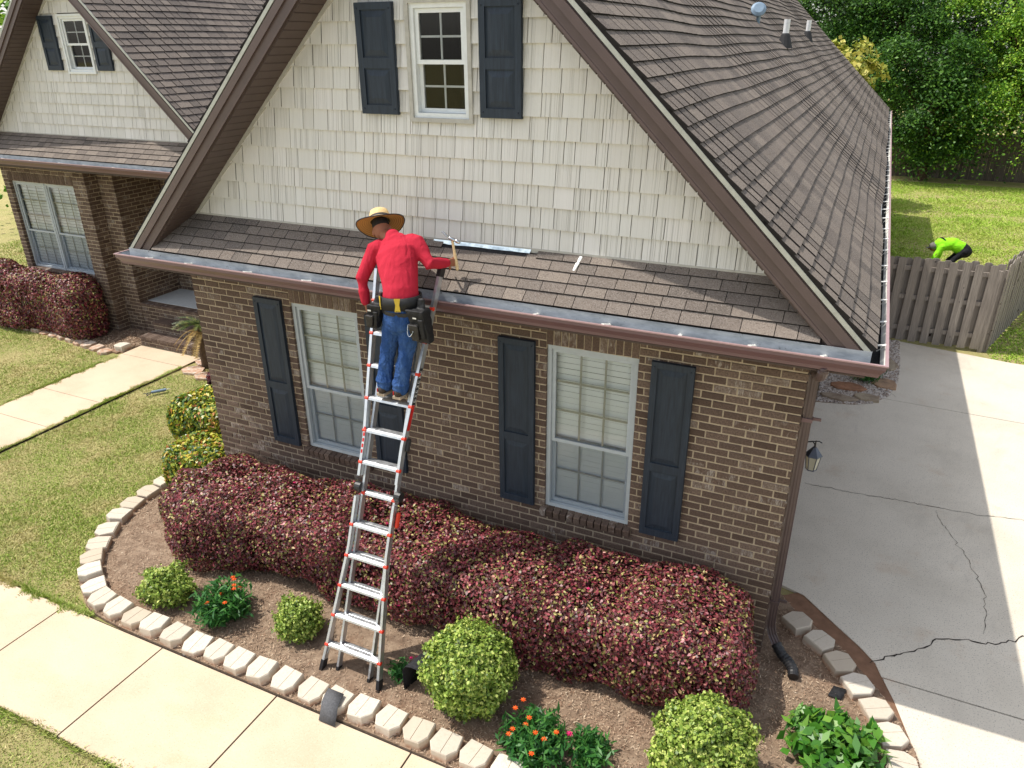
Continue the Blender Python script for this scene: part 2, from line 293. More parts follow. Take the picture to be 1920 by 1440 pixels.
def link(o, parent=None):
    COL.objects.link(o)
    if parent is not None:
        o.parent = parent
        if parent.type == 'EMPTY': o.matrix_parent_inverse = Matrix.Translation(-Vector(parent.location))
    return o
def thing(name, label, cat, loc=(0, 0, 0), group=None):
    o = bpy.data.objects.new(name, None); o.location = loc; o.empty_display_size = .1; COL.objects.link(o); return tag(o, label, cat, group)
def tag(o, label, cat, group=None):
    o['label'] = label; o['category'] = cat
    if group: o['group'] = group
    return o
def part(name, mb, mats, parent=None, smooth=False, kind=None):
    """parts are modelled in world coordinates; the parent empty only carries the thing's base"""
    me = mb.mesh(name, mats, smooth) if isinstance(mb, MB) else mb
    o = bpy.data.objects.new(name, me); link(o, parent)
    if kind: o['kind'] = kind
    return o
def single(name, mb, mats, label, cat, loc=(0, 0, 0), group=None, smooth=False, rot=None):
    me = mb.mesh(name, mats, smooth) if isinstance(mb, MB) else mb
    o = bpy.data.objects.new(name, me); o.location = loc; COL.objects.link(o)
    if rot is not None: o.rotation_euler = rot
    return tag(o, label, cat, group)
def structure(o): o['kind'] = 'structure'; return o
def np_mesh(name, V_, nper, mat, smooth=False):
    """mesh of many separate polygons with nper vertices each from an (N*nper, 3) array"""
    me = bpy.data.meshes.new(name); nv = len(V_); nf = nv//nper
    me.vertices.add(nv); me.vertices.foreach_set('co', V_.astype(np.float32).ravel())
    me.loops.add(nv); me.loops.foreach_set('vertex_index', np.arange(nv, dtype=np.int32))
    me.polygons.add(nf); me.polygons.foreach_set('loop_start', np.arange(0, nv, nper, dtype=np.int32))
    if smooth: me.polygons.foreach_set('use_smooth', np.ones(nf, dtype=bool))
    me.materials.append(MAT[mat]); me.update(calc_edges=True); return me
def wav(P, scale, seed, octv=3):
    """smooth pseudo-noise in about -1..1"""
    g = np.random.default_rng(seed); out = np.zeros(len(P)); a = 1.0; tot = 0
    for o in range(octv):
        for k in range(4):
            d = g.normal(size=3); d /= np.linalg.norm(d); out += a*np.sin(P@d*scale*(2**o)*(.8+.4*g.random())+g.random()*6.283)
        tot += a*2; a *= .55
    return out/tot
def unit(a): return a/np.maximum(np.linalg.norm(a, axis=1, keepdims=True), 1e-9)
def leaves(P, Nrm, L, Wd, spread=.9, seed=1, up=0.0):
    """one folded, pointed leaf of four vertices at each point; Nrm is the way it tends to face"""
    g = np.random.default_rng(seed); n = len(P)
    nn = unit(Nrm+g.normal(size=(n, 3))*spread+np.array([0, 0, up])); t = unit(np.cross(nn, g.normal(size=(n, 3)))); b = np.cross(nn, t)
    l = (L*(.65+.7*g.random(n)))[:, None]; wd = (Wd*(.65+.7*g.random(n)))[:, None]
    V_ = np.empty((n, 4, 3)); V_[:, 0] = P-t*l*.5; V_[:, 1] = P+b*wd*.5+nn*wd*.12; V_[:, 2] = P+t*l*.5; V_[:, 3] = P-b*wd*.5+nn*wd*.12
    return V_.reshape(-1, 3)
def blades(P, H, Wd, lean, seed):
    g = np.random.default_rng(seed); n = len(P); a = g.random(n)*6.283; s_ = np.stack([np.cos(a), np.sin(a), 0*a], 1); a2 = g.random(n)*6.283
    d = np.stack([np.cos(a2), np.sin(a2), 0*a2], 1)*lean*g.random(n)[:, None]; h = (H*(.5+.8*g.random(n)))[:, None]
    V_ = np.empty((n, 3, 3)); V_[:, 0] = P-s_*Wd; V_[:, 1] = P+s_*Wd; V_[:, 2] = P+(d+np.array([0, 0, 1]))*h; return V_.reshape(-1, 3)
def in_poly(x, y, poly):
    c = np.zeros(len(x), bool); n = len(poly)
    for i in range(n):
        (x0, y0), (x1, y1) = poly[i], poly[(i+1) % n]
        with np.errstate(divide='ignore', invalid='ignore'):
            c ^= ((y0 > y) != (y1 > y)) & (x < (x1-x0)*(y-y0)/(y1-y0+1e-12)+x0)
    return c
def flat_poly(name, poly, z0, z1, mat, parent=None):
    m = MB(); m.prism([(x, y, 0) for x, y in poly], (0, 0, z0), (0, 0, z1)); return part(name, m, mat, parent)
def smooth_curve(pts, k=6):
    P = [Vector(p) for p in pts]; out = []
    for i in range(len(P)-1):
        a, b, c, d = P[max(i-1, 0)], P[i], P[i+1], P[min(i+2, len(P)-1)]
        for j in range(k):
            t = j/k; out.append(.5*((2*b)+(-a+c)*t+(2*a-5*b+4*c-d)*t*t+(-a+3*b-3*c+d)*t**3))
    return out+[P[-1]]

# ------------------------------------------------------------------ ground, walks, drive
m = MB(); m.add([(-250, -250, -.03), (250, -250, -.03), (250, 250, -.03), (-250, 250, -.03)], [(0, 1, 2, 3)])
structure(part('ground', m, 'lawn_soil'))
BED_L = [(-3.95, -.05), (-3.99, -.36), (-3.93, -.82), (-3.72, -1.32), (-3.40, -1.78), (-2.95, -2.11), (-2.40, -2.28), (-.82, -2.30), (.61, -2.30), (1.88, -2.31), (3.2, -2.33), (4.2, -2.22), (4.95, -1.85), (5.28, -1.25), (5.29, -.83), (5.19, -.52), (5.04, -.22), (4.85, .02), (4.66, .26), (4.43, .45), (4.20, .70)]
BEDC = [(p.x, p.y) for p in smooth_curve([(x, y, 0) for x, y in BED_L], 5)]
def offset_curve(C, d):
    out = []
    for i, (x, y) in enumerate(C):
        a, b = C[max(i-1, 0)], C[min(i+1, len(C)-1)]; t = Vector((b[0]-a[0], b[1]-a[1])).normalized(); k = d*(1.35 if x > 4.3 and y > -1.2 else 1); out.append((x+t.y*k, y-t.x*k))
    return out
BEDO = offset_curve(BEDC, .135)
bed_poly = BEDO+[(4.05, 1.1), (4.045, .02), (-2.9, .02), (-2.92, 1.9), (-4.6, 1.9), (-4.7, .9), (-4.3, .3)]
bed = structure(flat_poly('planting_bed', bed_poly, -.1, .012, 'soil'))
walk = structure(flat_poly('sidewalk', [(-26, -3.64), (18, -3.64), (18, -2.44), (-26, -2.44)], -.12, -.012, 'crack'))
jx = [-4.5+1.49*k for k in range(-14, 16)]
for a, b in zip(jx[:-1], jx[1:]):
    m = MB(); z1, g = 0.0, .006; m.hexa([(a+g, -3.63, -.1), (b-g, -3.63, -.1), (b-g, -2.45, -.1), (a+g, -2.45, -.1), (a+g+.003, -3.622, z1), (b-g-.003, -3.622, z1), (b-g-.003, -2.458, z1), (a+g+.003, -2.458, z1)])
    part('slab', m, 'concrete_walk', walk)
structure(flat_poly('street', [(-60, -15.5), (60, -15.5), (60, -6.6), (-60, -6.6)], -.2, -.02, 'concrete_drive'))  # unseen pale street, added to bounce sunlight up onto the house front
# front path to the porch
fp = structure(flat_poly('front_path', [(-8.62, -2.43), (-7.08, -2.43), (-7.06, .5), (-7.1, 3.05), (-7.06, 3.5), (-8.74, 3.5), (-8.72, 3.0), (-8.62, .5)], -.1, -.012, 'crack'))
jy = [-2.43, -.95, .30, 1.28, 3.02, 3.5]
def px_l(y): return -8.62-.1*max(0, (y-.5)/2.5)
for a, b in zip(jy[:-1], jy[1:]):
    m = MB(); g = .005; m.prism([(px_l(a)+.008, a+g, 0), (-7.09, a+g, 0), (-7.09, b-g, 0), (px_l(b)+.008, b-g, 0)], (0, 0, -.1), (0, 0, 0)); part('slab', m, 'concrete_walk', fp)
# driveway: three poured slabs
DR_E = [(4.07, 1.16), (4.36, 1.10), (4.72, .74), (4.95, .52), (5.10, .34)]
dr = structure(flat_poly('driveway', [(4.06, 1.2)]+DR_E[1:]+[(5.26, -.1), (5.38, -.5), (5.45, -.9), (5.46, -1.35), (5.2, -2.0), (4.8, -2.43), (12, -2.43), (12, 9.3), (7.3, 9.62), (5.4, 10.0), (4.06, 10.0)], -.12, -.012, 'crack'))
flat = lambda poly: (lambda m: (m.prism([(x, y, 0) for x, y in poly], (0, 0, -.1), (0, 0, 0)), m)[1])(MB())
part('slab', flat([(5.17, .155), (12, .10), (12, -2.425), (4.85, -2.425), (5.22, -1.98), (5.47, -1.34), (5.46, -.9), (5.39, -.5), (5.27, -.1)][::-1]), 'concrete_drive', dr)
part('slab', flat([(4.07, 1.19)]+DR_E[1:]+[(5.16, .172), (12, .118), (12, 6.60), (4.065, 6.98)]), 'concrete_drive', dr)
part('slab', flat([(4.065, 6.995), (12, 6.615), (12, 9.29), (7.3, 9.61), (5.41, 9.99), (4.065, 9.99)]), 'concrete_drive', dr)
def crack(pts, wmax, seed):
    g = random.Random(seed); P = [Vector((x, y, 0)) for x, y in pts]; Q = []
    for a, b in zip(P[:-1], P[1:]):
        n_ = max(2, int((b-a).length/.045))
        for k in range(n_): Q.append(a.lerp(b, k/n_)+Vector((g.gauss(0, .012), g.gauss(0, .012), 0)))
    Q.append(P[-1]); m = MB(); V_ = []
    for i, q in enumerate(Q):
        d = (Q[min(i+1, len(Q)-1)]-Q[max(i-1, 0)]).normalized(); s_ = Vector((-d.y, d.x, 0))*wmax*(.25+.75*g.random())*.5*min(1, (i+1)/4, (len(Q)-i)/4); V_ += [q+s_+Vector((0, 0, .003)), q-s_+Vector((0, 0, .003))]
    m.add(V_, [(2*i, 2*i+1, 2*i+3, 2*i+2) for i in range(len(Q)-1)]); part('crack', m, 'crack', dr)
crack([(4.12, 3.54), (4.77, 3.54), (5.2, 3.6), (5.74, 3.62), (6.24, 3.65), (6.78, 3.76), (7.6, 3.8)], .012, 1)
crack([(5.75, 3.56), (5.85, 3.2), (5.95, 2.95), (6.06, 2.6), (6.15, 2.21), (6.18, 1.9), (6.18, 1.7), (6.11, 1.23)], .009, 2)
crack([(5.05, .30), (5.22, .50), (5.38, .61), (5.49, .72), (5.58, .82), (5.72, .98), (5.88, 1.04), (6.23, 1.15), (6.48, 1.35), (7.2, 1.5)], .022, 3)
crack([(5.1, 6.98), (5.25, 7.2), (5.3, 7.05)], .008, 4)
# soil strip between edging and drive
m = MB(); st = [(4.10, .95), (4.34, .72), (4.62, .44), (4.86, .20), (5.03, -.02), (5.19, -.3), (5.33, -.62), (5.40, -.95)]; V_ = []
for x, y in st: V_ += [(x+.02, y+.02, .010), (x+.10, y+.09, -.004), (x+.25, y+.22, -.011)]
m.add(V_, [(3*i+k, 3*i+k+1, 3*i+k+4, 3*i+k+3) for i in range(len(st)-1) for k in (0, 1)]); o = part('soil_strip', m, 'orange_soil'); structure(o)

# ------------------------------------------------------------------ the house
XC, HW = .5655, 3.4835
house = thing('brick_house', 'brown brick house with cream shake gables, dark shutters and brown gutters', 'house', (XC, 3, 0))
NSHARE = {}
def make_variants(kind):
    if kind in NSHARE: return NSHARE[kind]
    out = []; g = random.Random(hash(kind) % 1000 if False else len(kind)*17)
    if kind == 'brick':        # 0.2 x 0.069 face, 0.1 deep; local x along, y into the wall, z up
        for k in range(5):
            m = MB(); W, H = .2, .069; j = lambda: g.uniform(-.0018, .0018)
            ring = [(0, 0), (W, 0), (W, H), (0, H)]
            V_ = [(x, .1, z) for x, z in ring]+[(x+j(), .007, z+j()) for x, z in ring]
            V_ += [(x+(.006 if x == 0 else -.006)+j(), 0+j(), z+(.006 if z == 0 else -.006)+j()) for x, z in ring]
            f = [(8, 9, 10, 11)]
            for i in range(4): f += [(i, (i+1) % 4, 4+(i+1) % 4, 4+i), (4+i, 4+(i+1) % 4, 8+(i+1) % 4, 8+i)]
            m.add(V_, f); out.append(m)
    elif kind == 'roof_shingle':   # unit long, local y up the slope, z out
        for t in (.020, .021, .022, .0205):
            m = MB(); e = .17; e = .19; V_ = [(0, 0, -.05), (1, 0, -.05), (1, e, -.05), (0, e, -.05), (0, g.uniform(-.001, .001), t), (1, g.uniform(-.001, .001), t), (1, e, .001), (0, e, .001)]
            m.add(V_, [(4, 5, 6, 7)]); m.cur = 1; m.f += [(0, 1, 5, 4), (1, 2, 6, 5), (3, 0, 4, 7)]; m.mi += [1, 1, 1]; out.append(m)
    elif kind == 'siding_shingle':  # unit wide, y up, z out
        for t in (.030, .0305, .0295):
            m = MB(); e = .2; d = 0.0; V_ = [(0, d, -.004), (1, -d, -.004), (1, e, -.004), (0, e, -.004), (0, d, t), (1, -d, t), (1, e, .002), (0, e, .002)]
            m.add(V_, [(0, 1, 5, 4), (1, 2, 6, 5), (3, 0, 4, 7), (4, 5, 6, 7)]); out.append(m)
    NSHARE[kind] = out; return out
def emit(kind, rest_name, places, mat, parent, nmax, key=None):
    """places: [(variant, Matrix)]; the nmax that show largest become objects sharing meshes, the rest one joined part"""
    var = make_variants(kind)
    mats = [mat, 'shingle_edge'] if kind == 'roof_shingle' else [mat]
    meshes = NSHARE.get((kind, mat)) or [v.mesh(kind, mats) for v in var]; NSHARE[(kind, mat)] = meshes
    keyf = key or (lambda M: (M.translation-CAM).length)
    order = sorted(range(len(places)), key=lambda i: keyf(places[i][1]))
    for i in order[:nmax]:
        o = bpy.data.objects.new(kind, meshes[places[i][0]]); o.matrix_basis = places[i][1]; COL.objects.link(o); o.parent = parent
    rest = order[nmax:]
    if rest:
        VV = [np.array(v.v) for v in var]; FF = [v.f for v in var]; vs_, fs_, off = [], [], 0
        for i in rest:
            k, M = places[i]; A = np.array(M); vs_.append(VV[k]@A[:3, :3].T+A[:3, 3]); fs_ += [tuple(a+off for a in f) for f in FF[k]]; off += len(VV[k])
        me = bpy.data.meshes.new(rest_name); me.from_pydata(np.concatenate(vs_).tolist(), [], fs_); [me.materials.append(MAT[q]) for q in mats]
        me.polygons.foreach_set('material_index', [q for i in rest for q in var[places[i][0]].mi]); me.update()
        o = bpy.data.objects.new(rest_name, me); COL.objects.link(o); o.parent = parent; o['kind'] = 'stuff'
def frame_matrix(O, u, n):
    """local x along u, local y into the wall (-n), local z up"""
    u = Vector(u).normalized(); n = Vector(n).normalized(); return Matrix.Translation(O) @ Matrix((u, -n, u.cross(-n))).transposed().to_4x4()
COURSE, MOD = .079, .2105
def bricks(Wd, H, FM, holes=(), soldiers=(), z0=0.0, off=0.0, skip=None):
    """placements for a running-bond face in the frame FM (x along, y in, z up)"""
    P = []; g = random.Random(int(Wd*1000)+int(H*77)); nv = 5
    def put(u0, u1, w0, w1, dy=0.0, M2=None):
        M = FM @ Matrix.Translation((u0, dy+g.uniform(-.002, .002), w0)) @ (M2 or Matrix.Identity(4)) @ Matrix.Diagonal(((u1-u0)/.2, 1, (w1-w0)/.069, 1)); P.append((g.randrange(nv), M))
    k0 = int(round(z0/COURSE))
    for k in range(k0, int(math.ceil(H/COURSE))):
        w0 = k*COURSE+.006; w1 = min(w0+COURSE-.0125, H)
        if w1-w0 < .02: continue
        iv = [(0.0, Wd)]
        for (a, b, c, d) in holes:
            if w1 > c+.03 and w0 < d-.03:
                nx = []
                for (p, q) in iv:
                    if b <= p or a >= q: nx.append((p, q)); continue
                    if a > p: nx.append((p, a))
                    if b < q: nx.append((b, q))
                iv = nx
        u = -off-(MOD/2 if k % 2 else 0)
        cuts = []
        while u < Wd+MOD: cuts.append(u); u += MOD+g.uniform(-.003, .003)
        for (p, q) in iv:
            ed = [p]+[c for c in cuts if p+.035 < c < q-.035]+[q]
            for a, b in zip(ed[:-1], ed[1:]): put(a+(.006 if a > p else 0), b-(.007 if b < q else 0), w0, w1)
    for (a, b, zb, hgt) in soldiers:     # upright bricks over an opening
        n_ = max(1, int(round((b-a)/COURSE))); s_ = (b-a)/n_
        for i in range(n_): put(a+i*s_+.005, a+(i+1)*s_-.005, zb+.005, zb+hgt-.005)
    return P
def sill_bricks(FM, a, b, zt):
    P = []; n_ = int(round((b-a)/COURSE)); s_ = (b-a)/n_; g = random.Random(int(a*100)+5)
    for i in range(n_):
        M = FM @ Matrix.Translation((a+i*s_+.005, -.05+g.uniform(-.003, .003), zt-.095)) @ Matrix.Rotation(R(9), 4, 'X') @ Matrix.Diagonal(((s_-.01)/.2, 1.6, .085/.069, 1)); P.append((g.randrange(5), M))
    return P
def wall_core(name, Wd, H, FM, holes, thick, mat, parent, y0=.007, grow=.004):
    xs = sorted({.008, Wd-.008, *[h[0]-grow for h in holes], *[h[1]+grow for h in holes]}); zs = sorted({-.1, H, *[h[2]-grow for h in holes], *[h[3]+grow for h in holes]})
    hole = lambda x, z: any(h[0]-grow < x < h[1]+grow and h[2]-grow < z < h[3]+grow for h in holes)
    m = MB(); nx, nz = len(xs), len(zs); V_ = [FM @ Vector((x, y, z)) for y in (y0, y0+thick) for x in xs for z in zs]; f = []
    id_ = lambda i, j, b: b*nx*nz+i*nz+j; solid = {(i, j): not hole((xs[i]+xs[i+1])/2, (zs[j]+zs[j+1])/2) for i in range(nx-1) for j in range(nz-1)}
    for (i, j), s_ in solid.items():
        if not s_: continue
        f += [(id_(i, j, 0), id_(i+1, j, 0), id_(i+1, j+1, 0), id_(i, j+1, 0)), (id_(i, j, 1), id_(i, j+1, 1), id_(i+1, j+1, 1), id_(i+1, j, 1))]
        for di, dj, a, b in ((-1, 0, (i, j), (i, j+1)), (1, 0, (i+1, j+1), (i+1, j)), (0, -1, (i+1, j), (i, j)), (0, 1, (i, j+1), (i+1, j+1))):
            if not solid.get((i+di, j+dj), False): f.append((id_(*a, 0), id_(*b, 0), id_(*b, 1), id_(*a, 1)))
    m.add(V_, f); return part(name, m, mat, parent)

def ring(m, x0, x1, y0, y1, z0, z1, t, tb=None):
    """rectangular frame as one connected ring"""
    tb = tb or t; o = [(x0, z0), (x1, z0), (x1, z1), (x0, z1)]; i_ = [(x0+t, z0+tb), (x1-t, z0+tb), (x1-t, z1-t), (x0+t, z1-t)]
    V_ = [(x, y, z) for y in (y0, y1) for (x, z) in o+i_]; f = []
    for k in range(4):
        n_ = (k+1) % 4; f += [(k, n_, 4+n_, 4+k), (8+k, 12+k, 12+n_, 8+n_), (k, 8+k, 8+n_, n_), (4+k, 4+n_, 12+n_, 12+k)]
    m.add(V_, f)
def window(xl, zb, Wd, H, y, parent, cols=3, rows_u=3, rows_l=2, split=.435, blinds=True, fr='grey_trim', screen=True, dark=False):
    """double-hung window seen from -y: mesh frame > sash, panes, muntins, blind, screen"""
    m = MB(); ring(m, xl, xl+Wd, y, y+.10, zb, zb+H, .042); win = part('window', m, fr, parent)
    zs = zb+H*split; t = .036
    m = MB(); ring(m, xl+.044, xl+Wd-.044, y+.022, y+.055, zs-.02, zb+H-.044, t); part('upper_sash', m, fr, win)
    m = MB(); ring(m, xl+.044, xl+Wd-.044, y+.058, y+.09, zb+.044, zs+.018, t); part('lower_sash', m, fr, win)
    for (za, zc, yy, rws) in ((zs+.018, zb+H-.08, y+.040, rows_u), (zb+.08, zs-.018, y+.074, rows_l)):
        xa, xb = xl+.08, xl+Wd-.08
        m = MB(); m.add([(xa-.004, yy, za-.004), (xb+.004, yy, za-.004), (xb+.004, yy, zc+.004), (xa-.004, yy, zc+.004)], [(0, 1, 2, 3)]); part('pane', m, 'glass', win)
        for k in range(1, cols):
            x = xa+(xb-xa)*k/cols; m = MB(); m.box(x-.009, x+.009, yy+.006, yy+.014, za, zc); part('muntin', m, 'muntin' if not dark else 'white_trim', win)
        for k in range(1, rws):
            z = za+(zc-za)*k/rws; m = MB(); m.box(xa, xb, yy+.0065, yy+.0135, z-.009, z+.009); part('muntin', m, 'muntin' if not dark else 'white_trim', win)
    if screen:
        m = MB(); m.box(xl+.05, xl+Wd-.05, y+.028, y+.030, zb+.05, zs-.022); part('insect_screen', m, 'screen', win)
    if blinds:
        m = MB(); n_ = int((H-.1)/.062); g = random.Random(3)
        for k in range(n_):
            z = zb+.06+k*.062; a = .008; yy = y+.108; dz = .031+g.uniform(-.001, .001); m.hexa([(xl+.03, yy-a, z-dz), (xl+Wd-.03, yy-a, z-dz), (xl+Wd-.03, yy-a+.003, z-dz), (xl+.03, yy-a+.003, z-dz), (xl+.03, yy+.006, z+dz*.66), (xl+Wd-.03, yy+.006, z+dz*.66), (xl+Wd-.03, yy+.009, z+dz*.66), (xl+.03, yy+.009, z+dz*.66)])
        part('blind_slats', m, 'blind', win, kind='stuff')
    m = MB(); V_ = [(xl, y+.1, zb), (xl+Wd, y+.1, zb), (xl+Wd, y+.1, zb+H), (xl, y+.1, zb+H)]; V_ += [(a, y+.9, c) for a, b, c in V_]
    m.add(V_, [(4, 5, 6, 7), (0, 1, 5, 4), (1, 2, 6, 5), (2, 3, 7, 6), (3, 0, 4, 7)]); part('interior', m, 'room_dark', win)
    return win
def shutter(xl, zb, Wd, H, y, parent, split=.42):
    """raised-panel shutter in front of the wall at y"""
    m = MB(); m.box(xl, xl+Wd, y-.022, y+.004, zb, zb+H); s_ = part('shutter', m, 'shutter', parent)
    b = .058; zs = zb+H*split; m = MB(); ring(m, xl+.002, xl+Wd-.002, y-.038, y-.0225, zb+.002, zb+H-.002, b, b*1.35); part('shutter_frame', m, 'shutter', s_)
    m = MB(); m.box(xl+b, xl+Wd-b, y-.037, y-.023, zs-.045, zs+.045); part('mid_rail', m, 'shutter', s_)
    for za, zc in ((zb+b*1.35, zs-.045), (zs+.045, zb+H-b)):
        m = MB(); i_ = .012; c = .05; x0, x1 = xl+b+i_, xl+Wd-b-i_; z0, z1 = za+i_, zc-i_
        V_ = [(x0, y-.0225, z0), (x1, y-.0225, z0), (x1, y-.0225, z1), (x0, y-.0225, z1), (x0+c, y-.036, z0+c), (x1-c, y-.036, z0+c), (x1-c, y-.036, z1-c), (x0+c, y-.036, z1-c)]
        m.add(V_, [(4, 5, 6, 7), (0, 1, 5, 4), (1, 2, 6, 5), (2, 3, 7, 6), (3, 0, 4, 7)]); part('raised_panel', m, 'shutter', s_)
    for x in (xl+.03, xl+Wd-.03):
        for z in (zb+.05, zb+H-.05): m = MB(); m.ball((x, y-.039, z), .008, 6, 4); part('screw', m, 'shutter', s_)

S = .985   # roof pitch
def roof_wave(y, s_): return .026+.015*math.sin(y*.9+s_*.55)+.011*math.sin(y*1.9-s_*.9+1.2)+.007*math.sin(y*.37+2)
def gable_block(xc, hw, yw, dz, yback, nmain=False):
    """roof, gable siding, skirt roof and gutter of one front gable; yw is the wall plane"""
    drip = lambda z: hw+.3825-(z-(3.509+dz))/S
    za = 3.509+dz+(hw+.3825)*S; zsf = 3.479+dz+(hw+.1165)*S          # ridge of top and of underside
    ex = hw+.395; yr = yw-.385
    top = lambda d: za-S*d; bot = lambda d: zsf-S*d
    roof = None
    for sgn in (1, -1):                                               # two roof slopes
        m = MB(); zc = 3.325+dz; P = [(0, za), (ex, top(ex)), (ex, zc), ((zsf-zc)/S, zc), (0, zsf)]
        m.prism([(xc+sgn*a, 0, c) for a, c in P], (0, yr, 0), (0, yback, 0)); o = part('roof', m, 'brown_dark', house)
        if sgn == 1: roof = o
        # shingles
        pl = []; g = random.Random(11+sgn+int(yw*10)); sl = math.hypot(1, S); L = (ex+.02)*sl; e = .155; nrow = int(L/e)+1
        up = Vector((-sgn*1, 0, S)).normalized(); nrm = Vector((sgn*S, 0, 1)).normalized(); al = Vector((0, -sgn*-1, 0))
        al = up.cross(nrm)
        y_lo, y_hi = yr-.018, yback+.02
        if sgn == -1 and nmain is False: y_hi = min(y_hi, yw+8)
        if sgn == -1 and nmain: y_hi = 4.5
        for k in range(nrow):
            s0 = k*e-.012; y = y_lo; first = True
            while y < y_hi-.02:
                ln = g.choice((.15, .18, .22, .25, .29)); ln = min(ln, y_hi-y)
                if first: ln *= g.uniform(.4, 1); first = False
                d = ex+.004-s0/sl; base = Vector((xc+sgn*d, 0, za-S*d))
                h = roof_wave(y+ln/2, k*e)
                o_ = base+nrm*h+Vector((0, y if al.y > 0 else y+ln, 0))
                M = Matrix.Translation(o_) @ Matrix((al, up, nrm)).transposed().to_4x4() @ Matrix.Diagonal((ln-.013, 1, 1, 1)); pl.append((g.randrange(4), M)); y += ln
        if sgn == 1: emit('roof_shingle', 'shingle_courses', pl, 'roof_shingle', o, 300 if nmain else 60)
        else: emit('roof_shingle', 'shingle_courses', pl, 'roof_shingle', o, 0)
        # rake boards
        for (nm, a0, a1, y0, y1, mt) in (('drip_edge', -.012, .022, yr-.030, yr-.014, 'drip_edge'), ('rake_board', .030, .192, yr-.014, yr+.004, 'brown_metal'), ('rake_trim', .038, .105, yr-.034, yr-.015, 'brown_metal'), ('rake_lip', .178, .2, yr-.024, yr-.0145, 'brown_metal')):
            cs = 1/math.cos(math.atan(S)); m = MB(); e1 = ex-.012 if nm != 'drip_edge' else ex+.012
            P = [(0, za-a0*cs), (e1, za-S*e1-a0*cs), (e1, za-S*e1-a1*cs), (0, za-a1*cs)]
            zc = 3.40+dz
            if P[1][1] < zc: P = [P[0], ((za-a0*cs-zc)/S, zc), ((za-a1*cs-zc)/S, zc), P[3]]
            elif P[2][1] < zc: P = P[:2]+[(e1, zc), ((za-a1*cs-zc)/S, zc)]+P[3:]
            m.prism([(xc+sgn*a, 0, c) for a, c in P], (0, y0, 0), (0, y1, 0)); part(nm, m, mt, house)
        # soffit boards run from rake to wall
        sf = MB(); stp = .098/sl; d = .05
        while d < hw+.06:
            m = MB() if (sgn == -1 and (nmain or d > .6)) else sf; a, b = d, d+stp-.011
            Q = [(a, bot(a)-.002), (b, bot(b)-.002), (b, bot(b)-.016), (a, bot(a)-.016)]
            m.prism([(xc+sgn*x, 0, z) for x, z in Q], (0, yr+.004, 0), (0, yw+.02, 0))
            if m is not sf: part('soffit_board', m, 'brown_dark', o)
            d += stp
        if sf.v: part('soffit_boards', sf, 'brown_dark', o, kind='stuff')
    # ridge cap
    m = MB(); m.prism([(xc-.14, 0, za-.115), (xc, 0, za+.03), (xc+.14, 0, za-.115), (xc+.14, 0, za-.13), (xc, 0, za+.012), (xc-.14, 0, za-.13)], (0, yr-.02, 0), (0, yback, 0)); part('ridge_cap', m, 'roof_shingle', house)
    # gable wall and its shakes
    zb = 3.87+dz; wa = hw+.1165-(zb-3.479-dz)/S
    m = MB(); m.prism([(xc-wa-.3, 0, zb-.4), (xc+wa+.3, 0, zb-.4), (xc+wa+.12, 0, zb), (xc, 0, zsf+.03), (xc-wa-.12, 0, zb)], (0, yw+.004, 0), (0, yw+.14, 0)); 
    wx0, wx1, wz0, wz1 = xc-.245, xc+.40, 4.96+dz, 5.965+dz
    if not nmain: wx0, wx1, wz0, wz1 = xc-.30, xc+.43, 5.14, 6.12
    m = MB(); el = lambda z: (zsf+.03-z)/S; i_ = .03; a0, a1, b0, b1 = wx0+i_, wx1-i_, wz0+i_, wz1-i_
    for P in ([(xc-wa-.3, zb-.4), (xc+wa+.3, zb-.4), (xc+wa+.12, zb), (xc+el(b0), b0), (a1, b0), (a0, b0), (xc-el(b0), b0), (xc-wa-.12, zb)], [(xc-el(b0), b0), (a0, b0), (a0, b1), (xc-el(b1), b1)], [(a1, b0), (xc+el(b0), b0), (xc+el(b1), b1), (a1, b1)], [(xc-el(b1), b1), (a0, b1), (a1, b1), (xc+el(b1), b1), (xc, zsf+.03)]):
        m.prism([(x, 0, z) for x, z in P], (0, yw+.004, 0), (0, yw+.14, 0))
    gw = part('gable_wall', m, 'siding_gap', house)
    g = random.Random(5+int(yw)); pl = []; cl = MB(); row = 0; z = zb+.028
